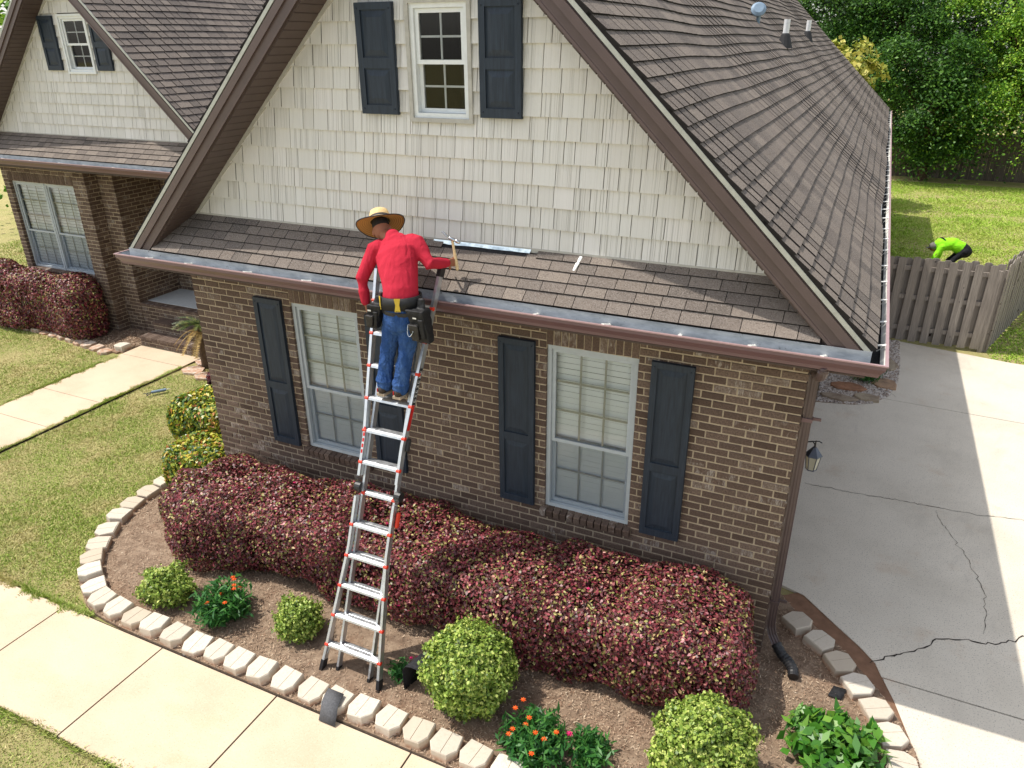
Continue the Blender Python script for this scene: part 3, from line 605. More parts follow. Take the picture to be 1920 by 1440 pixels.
    while z < zsf-.05:
        lim = lambda zz: (zsf-zz)/S+.02
        x = xc-lim(z); xe = xc+lim(z); first = True
        while x < xe-.01:
            ln = g.choice((.10, .13, .15, .17, .19, .22)); ln = min(ln*(g.uniform(.3, 1) if first else 1), xe-x); first = False
            a, b = x+.003, x+ln-.004; x += ln
            if b-a < .012: continue
            segs = [(a, b)]
            if z+.19 > wz0+.01 and z < wz1-.01: segs = [(p, q) for p, q in ((a, min(b, wx0)), (max(a, wx1), b)) if q-p > .012]; p, q = max(a, wx0), min(b, wx1)
            if z < wz0 < z+.19 and min(b, wx1)-max(a, wx0) > .012:     # short piece under the sill
                p, q = max(a, wx0), min(b, wx1); M = Matrix.Translation((p, yw-.002, z)) @ Matrix(((1, 0, 0), (0, 0, -1), (0, 1, 0))).to_4x4() @ Matrix.Diagonal((q-p, (wz0-z+.012)/.2, 1, 1)); pl.append((0, M))
            for p, q in segs:
                if max(abs(p-xc), abs(q-xc)) < lim(z+.2):
                    M = Matrix.Translation((p, yw-.002, z)) @ Matrix(((1, 0, 0), (0, 0, -1), (0, 1, 0))).to_4x4() @ Matrix.Diagonal((q-p, 1, 1, 1)); pl.append((g.randrange(3), M))
                else:   # cut to the rake
                    poly = [(p, z), (q, z), (q, z+.2), (p, z+.2)]
                    for sg in (1, -1):
                        ins = lambda c: sg*(c[0]-xc)-(zsf-c[1])/S-.02; out = []
                        for i in range(len(poly)):
                            A, B = poly[i], poly[(i+1) % len(poly)]; fa, fb = ins(A), ins(B)
                            if fa <= 0: out.append(A)
                            if fa*fb < 0: t = fa/(fa-fb); out.append((A[0]+(B[0]-A[0])*t, A[1]+(B[1]-A[1])*t))
                        poly = out
                        if len(poly) < 3: break
                    if len(poly) >= 3: cl.add([(c[0], yw-.002-(.030*(1-(c[1]-z)/.2)+.002), c[1]) for c in poly], [tuple(range(len(poly)))])
        z += .19; row += 1
    emit('siding_shingle', 'siding_shingles', pl, 'siding', gw, 300 if nmain else 0, key=(lambda M: (M.translation-CAM).length if M.translation.z < 6.2 else 99))
    if cl.v: part('cut_siding', cl, 'siding', gw, kind='stuff')
    for sgn in (1, -1):   # channel trim
        m = MB(); cs = .03; m.prism([(xc, 0, zsf-.012), (xc+sgn*(wa+.0), 0, zsf-S*wa-.012), (xc+sgn*(wa-.02), 0, zsf-S*wa-.06+.02), (xc, 0, zsf-.06)], (0, yw-.038, 0), (0, yw-.001, 0)); part('channel_trim', m, 'siding_trim', gw)
    m = MB(); m.box(xc-wa, xc+wa, yw-.036, yw+.002, zb-.012, zb+.03); part('bottom_trim', m, 'siding_trim', gw)
    # gable window with shutters
    H = wz1-wz0; m = MB(); ring(m, wx0-.0, wx1+.0, yw-.044, yw+.02, wz0, wz1, .036); part('window_trim', m, 'siding_trim' if nmain else 'white_trim', gw)
    window(wx0+.034, wz0+.034, wx1-wx0-.068, H-.068, yw-.022, house, 2, 2, 2, .5, False, 'white_trim', False, True)
    for x in (wx0-.518+.395-.395, wx1+.085): shutter(x if x > xc else wx0-.115-.395, wz0+.055, .395, H-.075, yw-.028, house, .47)
    # skirt roof
    y0, z0, y1, z1 = yw-.388, 3.5125+dz, yw+.0, 3.886+dz; dl = Vector((0, y1-y0, z1-z0)); Ls = dl.length; up = dl.normalized(); nrm = Vector((0, -up.z, up.y)); al = Vector((1, 0, 0))
    wb = hw+.1165
    lim = lambda zz: wb-(zz-3.479-dz)/S-.004
    m = MB(); A = [(y0+.012, z0-.012), (y1, z1-.012), (y1, z1-.10), (y0+.03, z0-.08)]
    x0, x1 = lim(z0), lim(z1); V_ = []
    for (y, z), w_ in zip(A, (x0, x1, x1, x0)): V_ += [(xc-w_, y, z), (xc+w_, y, z)]
    m.add(V_, [(0, 1, 3, 2), (2, 3, 5, 4), (4, 5, 7, 6), (6, 7, 1, 0), (0, 2, 4, 6), (1, 7, 5, 3)]); pent = part('skirt_roof', m, 'brown_dark', house)
    pl = []; g = random.Random(21+int(yw)); nr = 5; e = Ls/nr
    for k in range(nr):
        a = y0-.012 if k == 0 else None; b0 = Vector((0, y0, z0))+up*(k*e-(.02 if k == 0 else 0)); x = xc-lim(b0.z+.04)-g.uniform(0, .1)*0; xe = xc+lim(b0.z+.04)
        first = True
        while x < xe-.02:
            ln = g.choice((.17, .20, .23, .26, .30)); ln = min(ln*(g.uniform(.4, 1) if first else 1), xe-x); first = False
            if not (nmain and k >= nr-1 and xc-.03 < x < xc+.93):
                M = Matrix.Translation(Vector((x, b0.y, b0.z))+nrm*.012) @ Matrix((al, up, nrm)).transposed().to_4x4() @ Matrix.Diagonal((ln-.006, .8, 1, 1)); pl.append((g.randrange(4), M))
            x += ln
    emit('roof_shingle', 'shingle_courses', pl, 'roof_shingle', pent, 260 if nmain else 0)
    # fascia, flat soffit
    fy = yw-.415; m = MB(); m.box(xc-hw-.40, xc+hw+.40, fy+.007, fy+.025, 3.30+dz, z0-.03); part('fascia', m, 'brown_dark', house)
    for sgn in (1, -1):
        x = xc+sgn*(hw+.405); m = MB(); m.box(min(x, x-sgn*.024), max(x, x-sgn*.024), fy+.03, yback, 3.30+dz, 3.455+dz); part('fascia', m, 'brown_dark', house)
        m = MB(); xa = xc+sgn*(hw-.02); m.box(min(x, xa), max(x, xa), yw+.005, yback, 3.285+dz, 3.30+dz-.002); part('eave_soffit', m, 'brown_dark', house)
    m = MB(); m.box(xc-hw-.40, xc+hw+.40, fy+.004, yw+.02, 3.283+dz, 3.2975+dz); part('eave_soffit', m, 'brown_dark', house)
    # gutter: one mitred run, brown outside and grey inside
    zt = 3.452+dz; zg = zt-.118
    prof = [(.002, zt+.05), (.002, zg), (.078, zg), (.086, zg+.03), (.118, zg+.078), (.118, zt-.014), (.128, zt-.010), (.128, zt), (.104, zt), (.104, zt-.006), (.112, zt-.010), (.110, zg+.080), (.080, zg+.033), (.074, zg+.006), (.006, zg+.006), (.006, zt+.05)]
    fx = hw+.41; m = MB(); n_ = len(prof); V_ = []
    for (o_, z_) in prof: V_ += [(xc-fx-o_, yback, z_), (xc-fx-o_, fy-o_, z_), (xc+fx+o_, fy-o_, z_), (xc+fx+o_, yback, z_)]
    f = []; mi = []
    for i in range(n_):
        j = (i+1) % n_
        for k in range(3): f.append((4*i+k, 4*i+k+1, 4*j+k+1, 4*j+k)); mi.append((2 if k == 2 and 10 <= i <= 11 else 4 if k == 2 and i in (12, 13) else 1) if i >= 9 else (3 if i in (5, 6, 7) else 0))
    f += [tuple(4*i for i in range(n_))[::-1], tuple(4*i+3 for i in range(n_))]; mi += [0, 0]
    m.v = V_; m.f = f; m.mi = mi; gut = part('gutter', m, ['brown_gutter', 'gutter_inside', 'gutter_white', 'gutter_lip_sunlit', 'felt_black'], house)
    g = random.Random(31)
    hx = [-2.95, -2.36, -1.53, -.77, .1, .95, 1.776, 2.4, 3.054, 3.6, 4.13] if nmain else [xc-2.9+.78*i+g.uniform(-.1, .1) for i in range(8)]
    for x in hx:
        m = MB(); a = g.uniform(-.03, .05); m.tube([(x+a, fy-.008, zt-.03), (x, fy-.108, zt+.003)], [(.018, .006)]*2, 6); m.tube([(x+a, fy-.006, zt-.022), (x+a+.005, fy-.03, zt-.05)], .006, 6); part('gutter_hanger', m, 'gutter_white', gut)
    if nmain:
        y = yw-.1
        while y < yback:
            m = MB(); x = xc+fx; m.tube([(x+.006, y, zt-.012), (x+.108, y+.03, zt-.004)], [(.014, .006)]*2, 6); m.tube([(x+.10, y+.03, zt-.006), (x+.085, y+.05, zt-.04), (x+.05, y+.06, zt-.075)], .004, 5); part('gutter_hanger', m, 'gutter_white', gut); y += .62+g.uniform(-.05, .08)
        for x in [-2.1, -1.9, -1.2, -1.05, .95, 2.1, 2.35, 2.45, 2.55, 2.75, 3.3, 3.5, 3.75, 3.9]:
            m = MB(); m.ball((x, fy-.008, zt-.045), (.008, .004, .008), 6, 4); part('rivet', m, 'black_plastic', gut)
    return za

gable_block(XC, HW, 0.0, 0.0, 22.9, True)
gable_block(-9.12, 3.19, 3.86, .15, 20.0, False)

# ---- main front wall
WX0, WX1 = XC-HW, XC+HW
FMf = frame_matrix((WX0, 0, 0), (1, 0, 0), (0, -1, 0))
WZ0, WZ1 = 1.106, 2.962
winx = [(-1.455, -.541), (1.680, 2.594)]
op = [(a-WX0, b-WX0, WZ0, WZ1) for a, b in winx]
front = wall_core('front_wall', 2*HW, 3.31, FMf, op, .19, 'mortar', house)
holes = op+[(a-.005-WX0, b+.005-WX0, WZ1, 3.16) for a, b in winx]+[(a-.04-WX0, b+.04-WX0, 1.02, 1.11) for a, b in winx]
pl = bricks(2*HW, 3.31, FMf, holes, [(a-.005-WX0, b+.005-WX0, WZ1, .198) for a, b in winx])
for a, b in winx: pl += sill_bricks(FMf, a-.04-WX0, b+.04-WX0, WZ0+.004)
emit('brick', 'brick_courses', pl, 'brick', front, 300, key=lambda M: (M.translation-CAM).length+(0 if M.translation.z > 1.0 and M.translation.x > .9 else 5))
for a, b in winx: window(a, WZ0+.004, b-a, WZ1-WZ0-.008, .034, house)
for x in (-1.958, -.415, 1.1721, 2.7244): shutter(x, 1.108, .395, 1.876, -.004, house)
# ---- side walls
def brick_wall(name, O, u, n, Wd, H, parent=house, hl=(), sol=(), sills=(), off=0.0, sk=None):
    FM = frame_matrix(O, u, n); core = wall_core(name, Wd, H, FM, hl, .19, 'mortar', parent)
    hh = list(hl)+[(a, b, z, z+h) for a, b, z, h in sol]+[(a, b, z-.08, z) for a, b, z in sills]
    P = bricks(Wd, H, FM, hh, sol, 0, off)
    for a, b, z in sills: P += sill_bricks(FM, a, b, z)
    emit('brick', 'brick_courses', P, 'brick', core, 0); return core
brick_wall('side_wall', (WX1-.0005, .101, 0), (0, 1, 0), (1, 0, 0), 8.0, 3.31)
m = MB(); m.box(WX1-.2, WX1-.001, 8.12, 22.5, -.1, 3.3); part('side_wall', m, 'brick', house)
brick_wall('side_wall', (WX0+.0005, 5.2, 0), (0, -1, 0), (-1, 0, 0), 5.099, 3.31)
m = MB(); m.box(WX0, WX1, 22.3, 22.6, -.1, 3.4); m.prism([(WX0, 0, 3.4), (WX1, 0, 3.4), (XC, 0, 6.8)], (0, 22.3, 0), (0, 22.6, 0)); part('rear_wall', m, 'brick', house)
# ---- wing: window wall, returns, porch
YW = 3.86; WL = -12.31
wo = [(-12.13-WL, -10.15-WL, 1.19, 3.045)]
brick_wall('wing_wall', (WL, YW, 0), (1, 0, 0), (0, -1, 0), -9.78-WL, 3.46, hl=wo, sol=[(wo[0][0]-.02, wo[0][1]+.02, 3.045, .2)], sills=[(wo[0][0]-.03, wo[0][1]+.03, 1.19)])
for k in range(2): window(-12.125+k*.992, 1.195, .978, 1.845, YW+.07, house)
m = MB(); m.box(-11.149, -11.131, YW+.06, YW+.16, 1.195, 3.04); part('mullion', m, 'grey_trim', house)
brick_wall('porch_return', (-9.78, YW+.102, 0), (0, 1, 0), (1, 0, 0), .29, 3.46, off=.05)
brick_wall('porch_pier', (-9.78, 4.15, 0), (1, 0, 0), (0, -1, 0), .44, 3.46, off=.07)
brick_wall('porch_return', (-9.34, 4.252, 0), (0, 1, 0), (1, 0, 0), 1.0, 3.46, off=.1)
brick_wall('porch_back_wall', (-9.34, 5.25, 0), (1, 0, 0), (0, -1, 0), 6.4, 3.46)
m = MB(); m.box(-12.3, -9.8, YW+.3, 16, -.1, 3.4); part('wing_interior', m, 'room_dark', house)
m = MB(); m.box(WX0+.25, WX1-.25, 1.2, 22.0, -.1, 3.27); part('garage_interior', m, 'room_dark', house)
# porch floor, its brick edge and two brick steps
m = MB(); m.box(-9.35, WX0-.01, 4.36, 5.25, .30, .632); part('porch_floor', m, 'concrete_porch', house)
def rowlock(x0, x1, y0, y1, z0, z1, nm):
    core = MB(); core.box(x0+.004, x1-.004, y0+.008, y1, -.1, z1-.007); pt = part(nm, core, 'mortar', house); P = []; g = random.Random(int(x0*10+z1*100)); n_ = int((x1-x0)/COURSE); s_ = (x1-x0)/n_
    for i in range(n_):   # treads: bricks on edge
        M = Matrix.Translation((x0+i*s_+.004, y0-.012, z1)) @ Matrix(((1, 0, 0), (0, 0, 1), (0, -1, 0))).to_4x4() @ Matrix.Diagonal(((s_-.008)/.2, .6, (y1-y0-.006)/.069, 1)); P.append((g.randrange(5), M))
    FM = frame_matrix((x0, y0, 0), (1, 0, 0), (0, -1, 0)); P += [p for p in bricks(x1-x0, z1-.062, FM, z0=max(0, z0))]
    for sg, xx in ((1, x1),):
        FM = frame_matrix((xx, y0+.102, 0), (0, 1, 0), (1, 0, 0)); P += bricks(y1-y0-.1, z1-.062, FM, z0=max(0, z0))
    emit('brick', 'brick_courses', P, 'brick', pt, 40 if nm == 'step' else 0)
rowlock(-8.74, -7.06, 3.52, 3.86, 0, .20, 'step'); rowlock(-8.70, -7.2, 3.862, 4.16, .16, .40, 'step')
rowlock(-9.78, -5.0, 4.165, 4.36, 0, .632, 'porch_edge')
m = MB(); m.box(-9.75, -5.5, 3.47, 5.3, 3.47, 3.55); part('porch_ceiling', m, 'brown_dark', house)
# ---- downspout at the right corner
def ribbed(pts, w_, d_, n_=9):
    m = MB(); prof = []; 
    for (sx, sy, tx, ty) in ((-1, -1, 1, 0), (1, -1, 0, 1), (1, 1, -1, 0), (-1, 1, 0, -1)):
        ln = w_ if tx else d_
        for k in range(6):
            q = k/6; x = sx*w_/2+tx*w_*q*1.0; y = sy*d_/2+ty*d_*q; inn = .004 if k % 2 else 0; prof.append((x+(-sx if not tx else 0)*inn*(1 if ty else 0), y+(inn if (tx == 1) else (-inn if tx == -1 else 0))))
    V_ = []; P = [Vector(p) for p in pts]; N_ = len(prof)
    for i, p in enumerate(P):
        d = (P[min(i+1, len(P)-1)]-P[max(i-1, 0)]).normalized(); a = Vector((1, 0, 0)); a = (a-d*a.dot(d)).normalized() if abs(a.dot(d)) < .95 else Vector((0, 0, 1)); b = d.cross(a)
        V_ += [p+a*x+b*y for x, y in prof]
    f = [(i*N_+k, i*N_+(k+1) % N_, (i+1)*N_+(k+1) % N_, (i+1)*N_+k) for i in range(len(P)-1) for k in range(N_)]; m.add(V_, f+[tuple(range(N_))[::-1], tuple((len(P)-1)*N_+k for k in range(N_))]); return m
dx = WX1+.047
ds = part('downspout', ribbed([(dx, .065, 3.06), (dx, .065, 2.2), (dx, .065, 1.2), (dx, .065, .40)], .075, .058), 'brown_metal', house)
m = MB(); pts = smooth_curve([(dx+.06, -.47, 3.345), (dx+.06, -.46, 3.29), (dx+.045, -.38, 3.22), (dx+.02, -.16, 3.15), (dx+.004, .02, 3.11), (dx, .062, 3.07), (dx, .065, 3.02)], 4); m.tube(pts, [(.041+(.002 if q % 2 else 0), .034) for q in range(len(pts))], 12); part('elbow', m, 'brown_metal', ds)
part('elbow', ribbed([(dx, .065, .41), (dx+.004, .062, .33), (dx+.03, .04, .25), (dx+.09, -.02, .18)], .08, .062), 'brown_metal', ds)
m = MB(); pts = smooth_curve([(dx+.08, -.01, .19), (dx+.15, -.07, .13), (dx+.22, -.11, .10), (dx+.27, -.17, .075), (dx+.285, -.25, .06)], 5); m.tube(pts, [.048+(.006 if i % 2 else 0) for i in range(len(pts))], 14); part('flexible_outlet', m, 'black_plastic', ds)
for z in (2.62, .62):
    m = MB(); m.box(dx-.045, dx+.045, .028, .102, z, z+.035); m.box(dx+.045, dx+.11, .085, .10, z+.003, z+.028); part('strap', m, 'brown_gutter' if z > 1 else 'brown_metal', ds)
# ---- roof fittings
def on_roof(x, y): return Vector((x, y, 3.509+(HW+.3825)*S-S*(x-XC)+.035))
for (x, y) in ((2.41, 9.6), (2.33, 14.7)):
    p = on_roof(x, y); m = MB(); m.tube([p+Vector((0, 0, -.05)), p+Vector((0, 0, .42))], .055, 14); v = part('vent_pipe', m, 'pvc', house)
    m = MB(); m.tube([p+Vector((0, 0, -.06)), p+Vector((0, 0, .17)), p+Vector((0, 0, .19))], [.15, .075, .06], 14); part('pipe_boot', m, 'rubber_boot', v)
p = on_roof(2.066, 8.37); m = MB(); m.tube([p-Vector((0, 0, .05)), p+Vector((.01, -.01, .1)), p+Vector((.0, -.03, .2))], [.04, .035, .035], 10); v = part('flue_vent', m, 'vent_blue', house)
m = MB(); c = p+Vector((.0, -.05, .22)); rt = Matrix.Rotation(R(58), 3, 'X') @ Matrix.Rotation(R(10), 3, 'Y'); m.lathe([(0.001, .03), (.08, .03), (.125, .0), (.125, -.03), (.08, .0), (.001, .0)], 18, Matrix.Translation(c) @ rt.to_4x4()); part('vent_cap', m, 'vent_blue', v)
# ---- loose flashing, felt and caulk on the skirt roof
sk_up = Vector((0, .455, .438)).normalized(); sk_n = Vector((0, -sk_up.z, sk_up.y))
def on_skirt(x, t, h=.02): return Vector((x, -.455, 3.448))+sk_up*t*.6315+sk_n*h
m = MB(); m.prism([on_skirt(XC-.03, .80, .014), on_skirt(XC+.93, .80, .014), on_skirt(XC+.93, 1.0, .014), on_skirt(XC-.03, 1.0, .014)], (0, 0, 0), sk_n*.004)
single('underlayment', m, 'felt_black', 'black underlayment showing bare where top roof shingles are missing', 'underlayment')
m = MB(); g = random.Random(2); V_ = []
for i in range(13):
    x = .50+i*.0855; t0 = .90+g.uniform(-.006, .006); hh = .020+.003*math.sin(i*1.3)
    V_ += [on_skirt(x, t0, hh), on_skirt(x+.003, .94, .022), on_skirt(x+.005, .975, .024), on_skirt(x+.006, 1.0, .030)]
m.add(V_, [(4*i+k, 4*i+4+k, 4*i+5+k, 4*i+1+k) for i in range(12) for k in range(3)])
m.add([Vector(v)+sk_n*.003 for v in V_], [(4*i+1+k, 4*i+5+k, 4*i+4+k, 4*i+k) for i in range(12) for k in range(3)])
single('flashing_strip', m, 'galvanised', 'shiny bent metal flashing strip lying against the cream siding', 'flashing')
m = MB(); a = on_skirt(2.02, .93, .028); b = on_skirt(1.99, .70, .026); m.limb([a, a.lerp(b, .5), b], [(.017, .006), (.02, .008), (.014, .006)], 8); single('caulk_smear', m, 'caulk_white', 'thick white caulk streak running down the skirt roof shingles', 'caulk')

# ------------------------------------------------------------------ wall lantern
p = Vector((4.195, 1.2, 1.62)); lan = thing('wall_lantern', 'grey metal wall lantern with six glass sides beside the driveway', 'lantern', (WX1, 1.2, 1.45))
def hexring(c, r, z): return [Vector((c.x+r*math.cos(k*math.pi/3), c.y+r*math.sin(k*math.pi/3), z)) for k in range(6)]
m = MB(); a, b = hexring(p, .085, p.z+.09), hexring(p, .02, p.z+.175); c = hexring(p, .09, p.z+.08); m.add(c+a+b, [(k, (k+1) % 6, 6+(k+1) % 6, 6+k) for k in range(6)]+[(6+k, 6+(k+1) % 6, 12+(k+1) % 6, 12+k) for k in range(6)]+[tuple(range(6))[::-1], tuple(range(12, 18))]); part('lantern_roof', m, 'lantern_metal', lan)
m = MB(); m.limb([p+Vector((0, 0, .17)), p+Vector((0, 0, .20)), p+Vector((0, 0, .25))], [.014, .010, .004], 8); part('finial', m, 'black_plastic', lan)
a, b = hexring(p, .052, p.z-.085), hexring(p, .076, p.z+.08)
for k in range(6):
    n_ = (k+1) % 6; m = MB(); m.add([a[k], a[n_], b[n_], b[k]], [(0, 1, 2, 3)]); part('glass_pane', m, 'lantern_glass', lan); m = MB(); m.tube([a[k], b[k]], .005, 6); part('bar', m, 'lantern_metal', lan)
m = MB(); m.tube(a+[a[0]], .007, 6, cap=False); part('base_ring', m, 'lantern_metal', lan)
m = MB(); m.tube([(p.x, p.y, p.z+.2), (p.x-.03, p.y, p.z+.235), (p.x-.09, p.y, p.z+.215), (p.x-.15, p.y, p.z+.16)], .008, 8); m.tube([(p.x-.03, p.y, p.z+.235), (p.x+.03, p.y, p.z+.25), (p.x+.06, p.y, p.z+.235)], .006, 6); m.tube(smooth_curve([(p.x-.14, p.y, p.z+.19), (p.x-.10, p.y, p.z+.16), (p.x-.11, p.y, p.z+.12), (p.x-.14, p.y, p.z+.13)], 4), .006, 6); part('bracket', m, 'black_plastic', lan)
m = MB(); m.box(WX1+.001, WX1+.02, p.y-.05, p.y+.05, p.z+.06, p.z+.24); part('wall_plate', m, 'black_plastic', lan)

# ------------------------------------------------------------------ edging stones
def stone_mesh(seed):
    g = random.Random(seed); m = MB(); w_, d_, h = .131, .245, .115; ch = .088; j = lambda s_=.004: g.uniform(-s_, s_)
    # outward is +y; flat back, three split faces in front
    top = [(-w_*.86+j(), -d_/2+j()), (w_*.86+j(), -d_/2+j()), (w_+j(), d_/2-ch+j()), (w_*.55+j(.01), d_/2+j()), (-w_*.55+j(.01), d_/2+j()), (-w_+j(), d_/2-ch+j())]
    n_ = 6; V_ = [(x, y, -.06) for x, y in top]+[(x*1.012, y*1.012+j(), h-.010+j(.003)) for x, y in top]+[(x*.955, y*.955, h+j(.0025)) for x, y in top]
    f = [(i, (i+1) % n_, n_+(i+1) % n_, n_+i) for i in range(n_)]+[(n_+i, n_+(i+1) % n_, 2*n_+(i+1) % n_, 2*n_+i) for i in range(n_)]
    gx = j(.02); o = len(V_)  # score line splits the top in two
    V_ += [(gx-.003, -d_/2*.955, h), (gx-.003, d_/2*.955, h), (gx+.003, d_/2*.955, h), (gx+.003, -d_/2*.955, h), (gx, -d_/2*.955, h-.007), (gx, d_/2*.955, h-.007)]
    t = 2*n_; f += [(t+0, o, o+1, t+4, t+5), (o+3, t+1, t+2, t+3, o+2), (o, o+4, o+5, o+1), (o+4, o+3, o+2, o+5)]
    m.add(V_, f); return m.mesh('edging_stone', 'edging_stone')
STM = [stone_mesh(k) for k in range(6)]
def stones_along(curve, step, label, group, side=1, z=0.0, seed=1, skip=()):
    P = [Vector((x, y, 0)) for x, y in curve]; g = random.Random(seed); d = 0; acc = step*.5; k = 0
    for a, b in zip(P[:-1], P[1:]):
        l = (b-a).length
        while acc <= d+l:
            q = a.lerp(b, (acc-d)/l); t = (b-a).normalized(); nrm = Vector((t.y, -t.x, 0))*side
            if k not in skip and not (q.x > 2.4 and q.y < -1.1):      # beyond the frame the row is left out
                o = bpy.data.objects.new('edging_stone', STM[g.randrange(6)]); o.location = q+Vector((g.uniform(-.012, .012), g.uniform(-.012, .012), z+g.uniform(-.028, .006)))
                o.rotation_euler = (g.uniform(-.09, .07), g.uniform(-.07, .07), math.atan2(-nrm.x, nrm.y)+g.uniform(-.09, .09)); COL.objects.link(o); tag(o, label(o.location) if callable(label) else label, 'edging stone', group)
            acc += step; k += 1
        d += l
ORD = ['first', 'second', 'third', 'fourth', 'fifth', 'sixth', 'seventh', 'eighth', 'ninth', 'tenth', 'eleventh', 'twelfth', 'thirteenth', 'fourteenth', 'fifteenth', 'sixteenth', 'seventeenth', 'eighteenth', 'nineteenth', 'twentieth']
stones_along(BEDC, .292, 'x', 'edging blocks around the front bed', 1, .0, 4)
ST = [o for o in COL.objects if o.name.startswith('edging_stone')]
i0 = min(range(len(ST)), key=lambda i: abs(ST[i].location.x-.56)+abs(ST[i].location.y+2.3))
for i, o in enumerate(ST):
    q = o.location
    if i == i0: o['label'] = 'pale edging block beside the sidewalk carrying the bent grey shingle scrap'
    elif q.x > 4.1 and q.y > -1.4: o['label'] = 'grey edging block beside the driveway, %s counting from the downspout' % ORD[len(ST)-1-i]
    elif i < i0 and q.x < -2.75: o['label'] = 'pale edging block curving round the mulch, %s from the variegated shrub' % ORD[i]
    elif i < i0: o['label'] = 'pale edging block at the sidewalk, %s from the shingle scrap toward the porch path' % ORD[i0-i-1]
    else: o['label'] = 'pale edging block at the sidewalk, %s from the shingle scrap toward the driveway' % ORD[i-i0-1]
WB = [(-13.6, 3.30), (-12.4, 3.28), (-11.2, 3.24), (-10.25, 3.14), (-9.26, 2.98), (-8.98, 2.94)]
stones_along(WB, .31, 'flat edging block half sunk in front of the burgundy porch hedge', 'edging blocks along the porch bed', 1, -.07, 9)
PS = [o for o in COL.objects if o.name.startswith('edging_stone') and o['label'].startswith('flat edging')]
for i, o in enumerate(PS[::-1]): o['label'] = 'flat sunken edging block below the porch hedge, %s from the front path' % ORD[i]
stones_along([(-8.90, 3.02), (-8.92, 3.42)], .36, 'thick edging block standing at the corner of the brick steps', 'edging blocks along the porch bed', -1, -.01, 3)
o = structure(flat_poly('porch_bed', [(-13.8, 3.32), (-11.2, 3.26), (-9.26, 3.02), (-8.85, 3.0), (-8.76, 3.5), (-8.76, 4.17), (-9.8, 4.17), (-9.8, 3.87), (-13.8, 3.87)], -.1, .006, 'soil'))
# stepping stones beside the path
for k, (x, y, s_) in enumerate(((-6.80, 3.40, .26), (-6.75, 2.98, .24), (-6.35, 2.85, .22))):
    g = random.Random(k+40); m = MB(); n_ = 7; poly = [(x+s_*g.uniform(.8, 1.15)*math.cos(6.283*i/n_), y+s_*.75*g.uniform(.8, 1.15)*math.sin(6.283*i/n_), 0) for i in range(n_)]; m.prism(poly, (0, 0, -.06), (0, 0, .012+.004*k))
    single('stepping_stone', m, 'edging_stone', ['pale stepping stone touching the edge of the front path', 'flat pale stepping stone in the middle of the row by the path', 'stepping stone at the lawn end near the house corner'][k], 'stone', group='stepping stones by the porch')
# ------------------------------------------------------------------ gravel bed with flagstones beside the drive
gp = [(4.07, 6.33), (4.65, 6.47), (4.95, 6.66), (5.18, 7.05), (5.32, 7.7), (5.37, 8.4), (5.38, 9.98), (4.07, 9.98)]
structure(flat_poly('gravel_bed', gp, .0, .008, 'soil'))
N = 9000; x = RNG.uniform(4.06, 5.38, N); y = RNG.uniform(6.3, 10, N); k = in_poly(x, y, gp); x, y = x[k], y[k]; n = len(x)
oct_v = np.array([(1, 0, 0), (0, 1, 0), (-1, 0, 0), (0, -1, 0), (0, 0, 1.)]); oct_f = [(0, 1, 4), (1, 2, 4), (2, 3, 4), (3, 0, 4)]
def pebbles(x, y, zb, rmin, rmax, g):
    n = len(x); a = g.random(n)*6.28; r = g.uniform(rmin, rmax, (n, 3)); V_ = np.empty((n, 4, 3, 3)); c, s_ = np.cos(a), np.sin(a)
    for fi, f in enumerate(oct_f):
        for vi, i in enumerate(f):
            q = oct_v[i]*r; V_[:, fi, vi, 0] = x+q[:, 0]*c-q[:, 1]*s_; V_[:, fi, vi, 1] = y+q[:, 0]*s_+q[:, 1]*c; V_[:, fi, vi, 2] = zb+q[:, 2]*.7
    return V_.reshape(-1, 3)
me = bpy.data.meshes.new('gravel'); vv = np.empty((n*5, 3)); a = RNG.random(n)*6.28; rr_ = RNG.uniform(.014, .032, (n, 3))
for i in range(5):
    q = oct_v[i]*rr_; vv[i::5, 0] = x+q[:, 0]*np.cos(a)-q[:, 1]*np.sin(a); vv[i::5, 1] = y+q[:, 0]*np.sin(a)+q[:, 1]*np.cos(a); vv[i::5, 2] = .008+q[:, 2]*.8
me.from_pydata(vv.tolist(), [], [tuple(5*j+i for i in f) for j in range(n) for f in oct_f]); me.materials.append(MAT['pebble']); me.polygons.foreach_set('use_smooth', [True]*len(me.polygons))
o = bpy.data.objects.new('gravel', me); COL.objects.link(o); o['kind'] = 'stuff'; o['label'] = 'mixed pale and brown river gravel beside the driveway'; o['category'] = 'gravel'
fl = [(4.40, 6.62, .30, .13, 'flagstone', 'long tan flagstone at the corner of the gravel bed'), (4.52, 7.15, .36, .17, 'flagstone_red', 'rust red flagstone lying in the gravel bed'), (4.86, 6.80, .22, .15, 'flagstone', 'brown flagstone at the rounded tip of the gravel bed'), (5.12, 7.55, .22, .24, 'flagstone', 'grey brown flagstone by the long drive edge of the gravel bed'), (5.2, 8.5, .14, .3, 'flagstone', 'narrow flagstone set in gravel toward the wooden fence')]
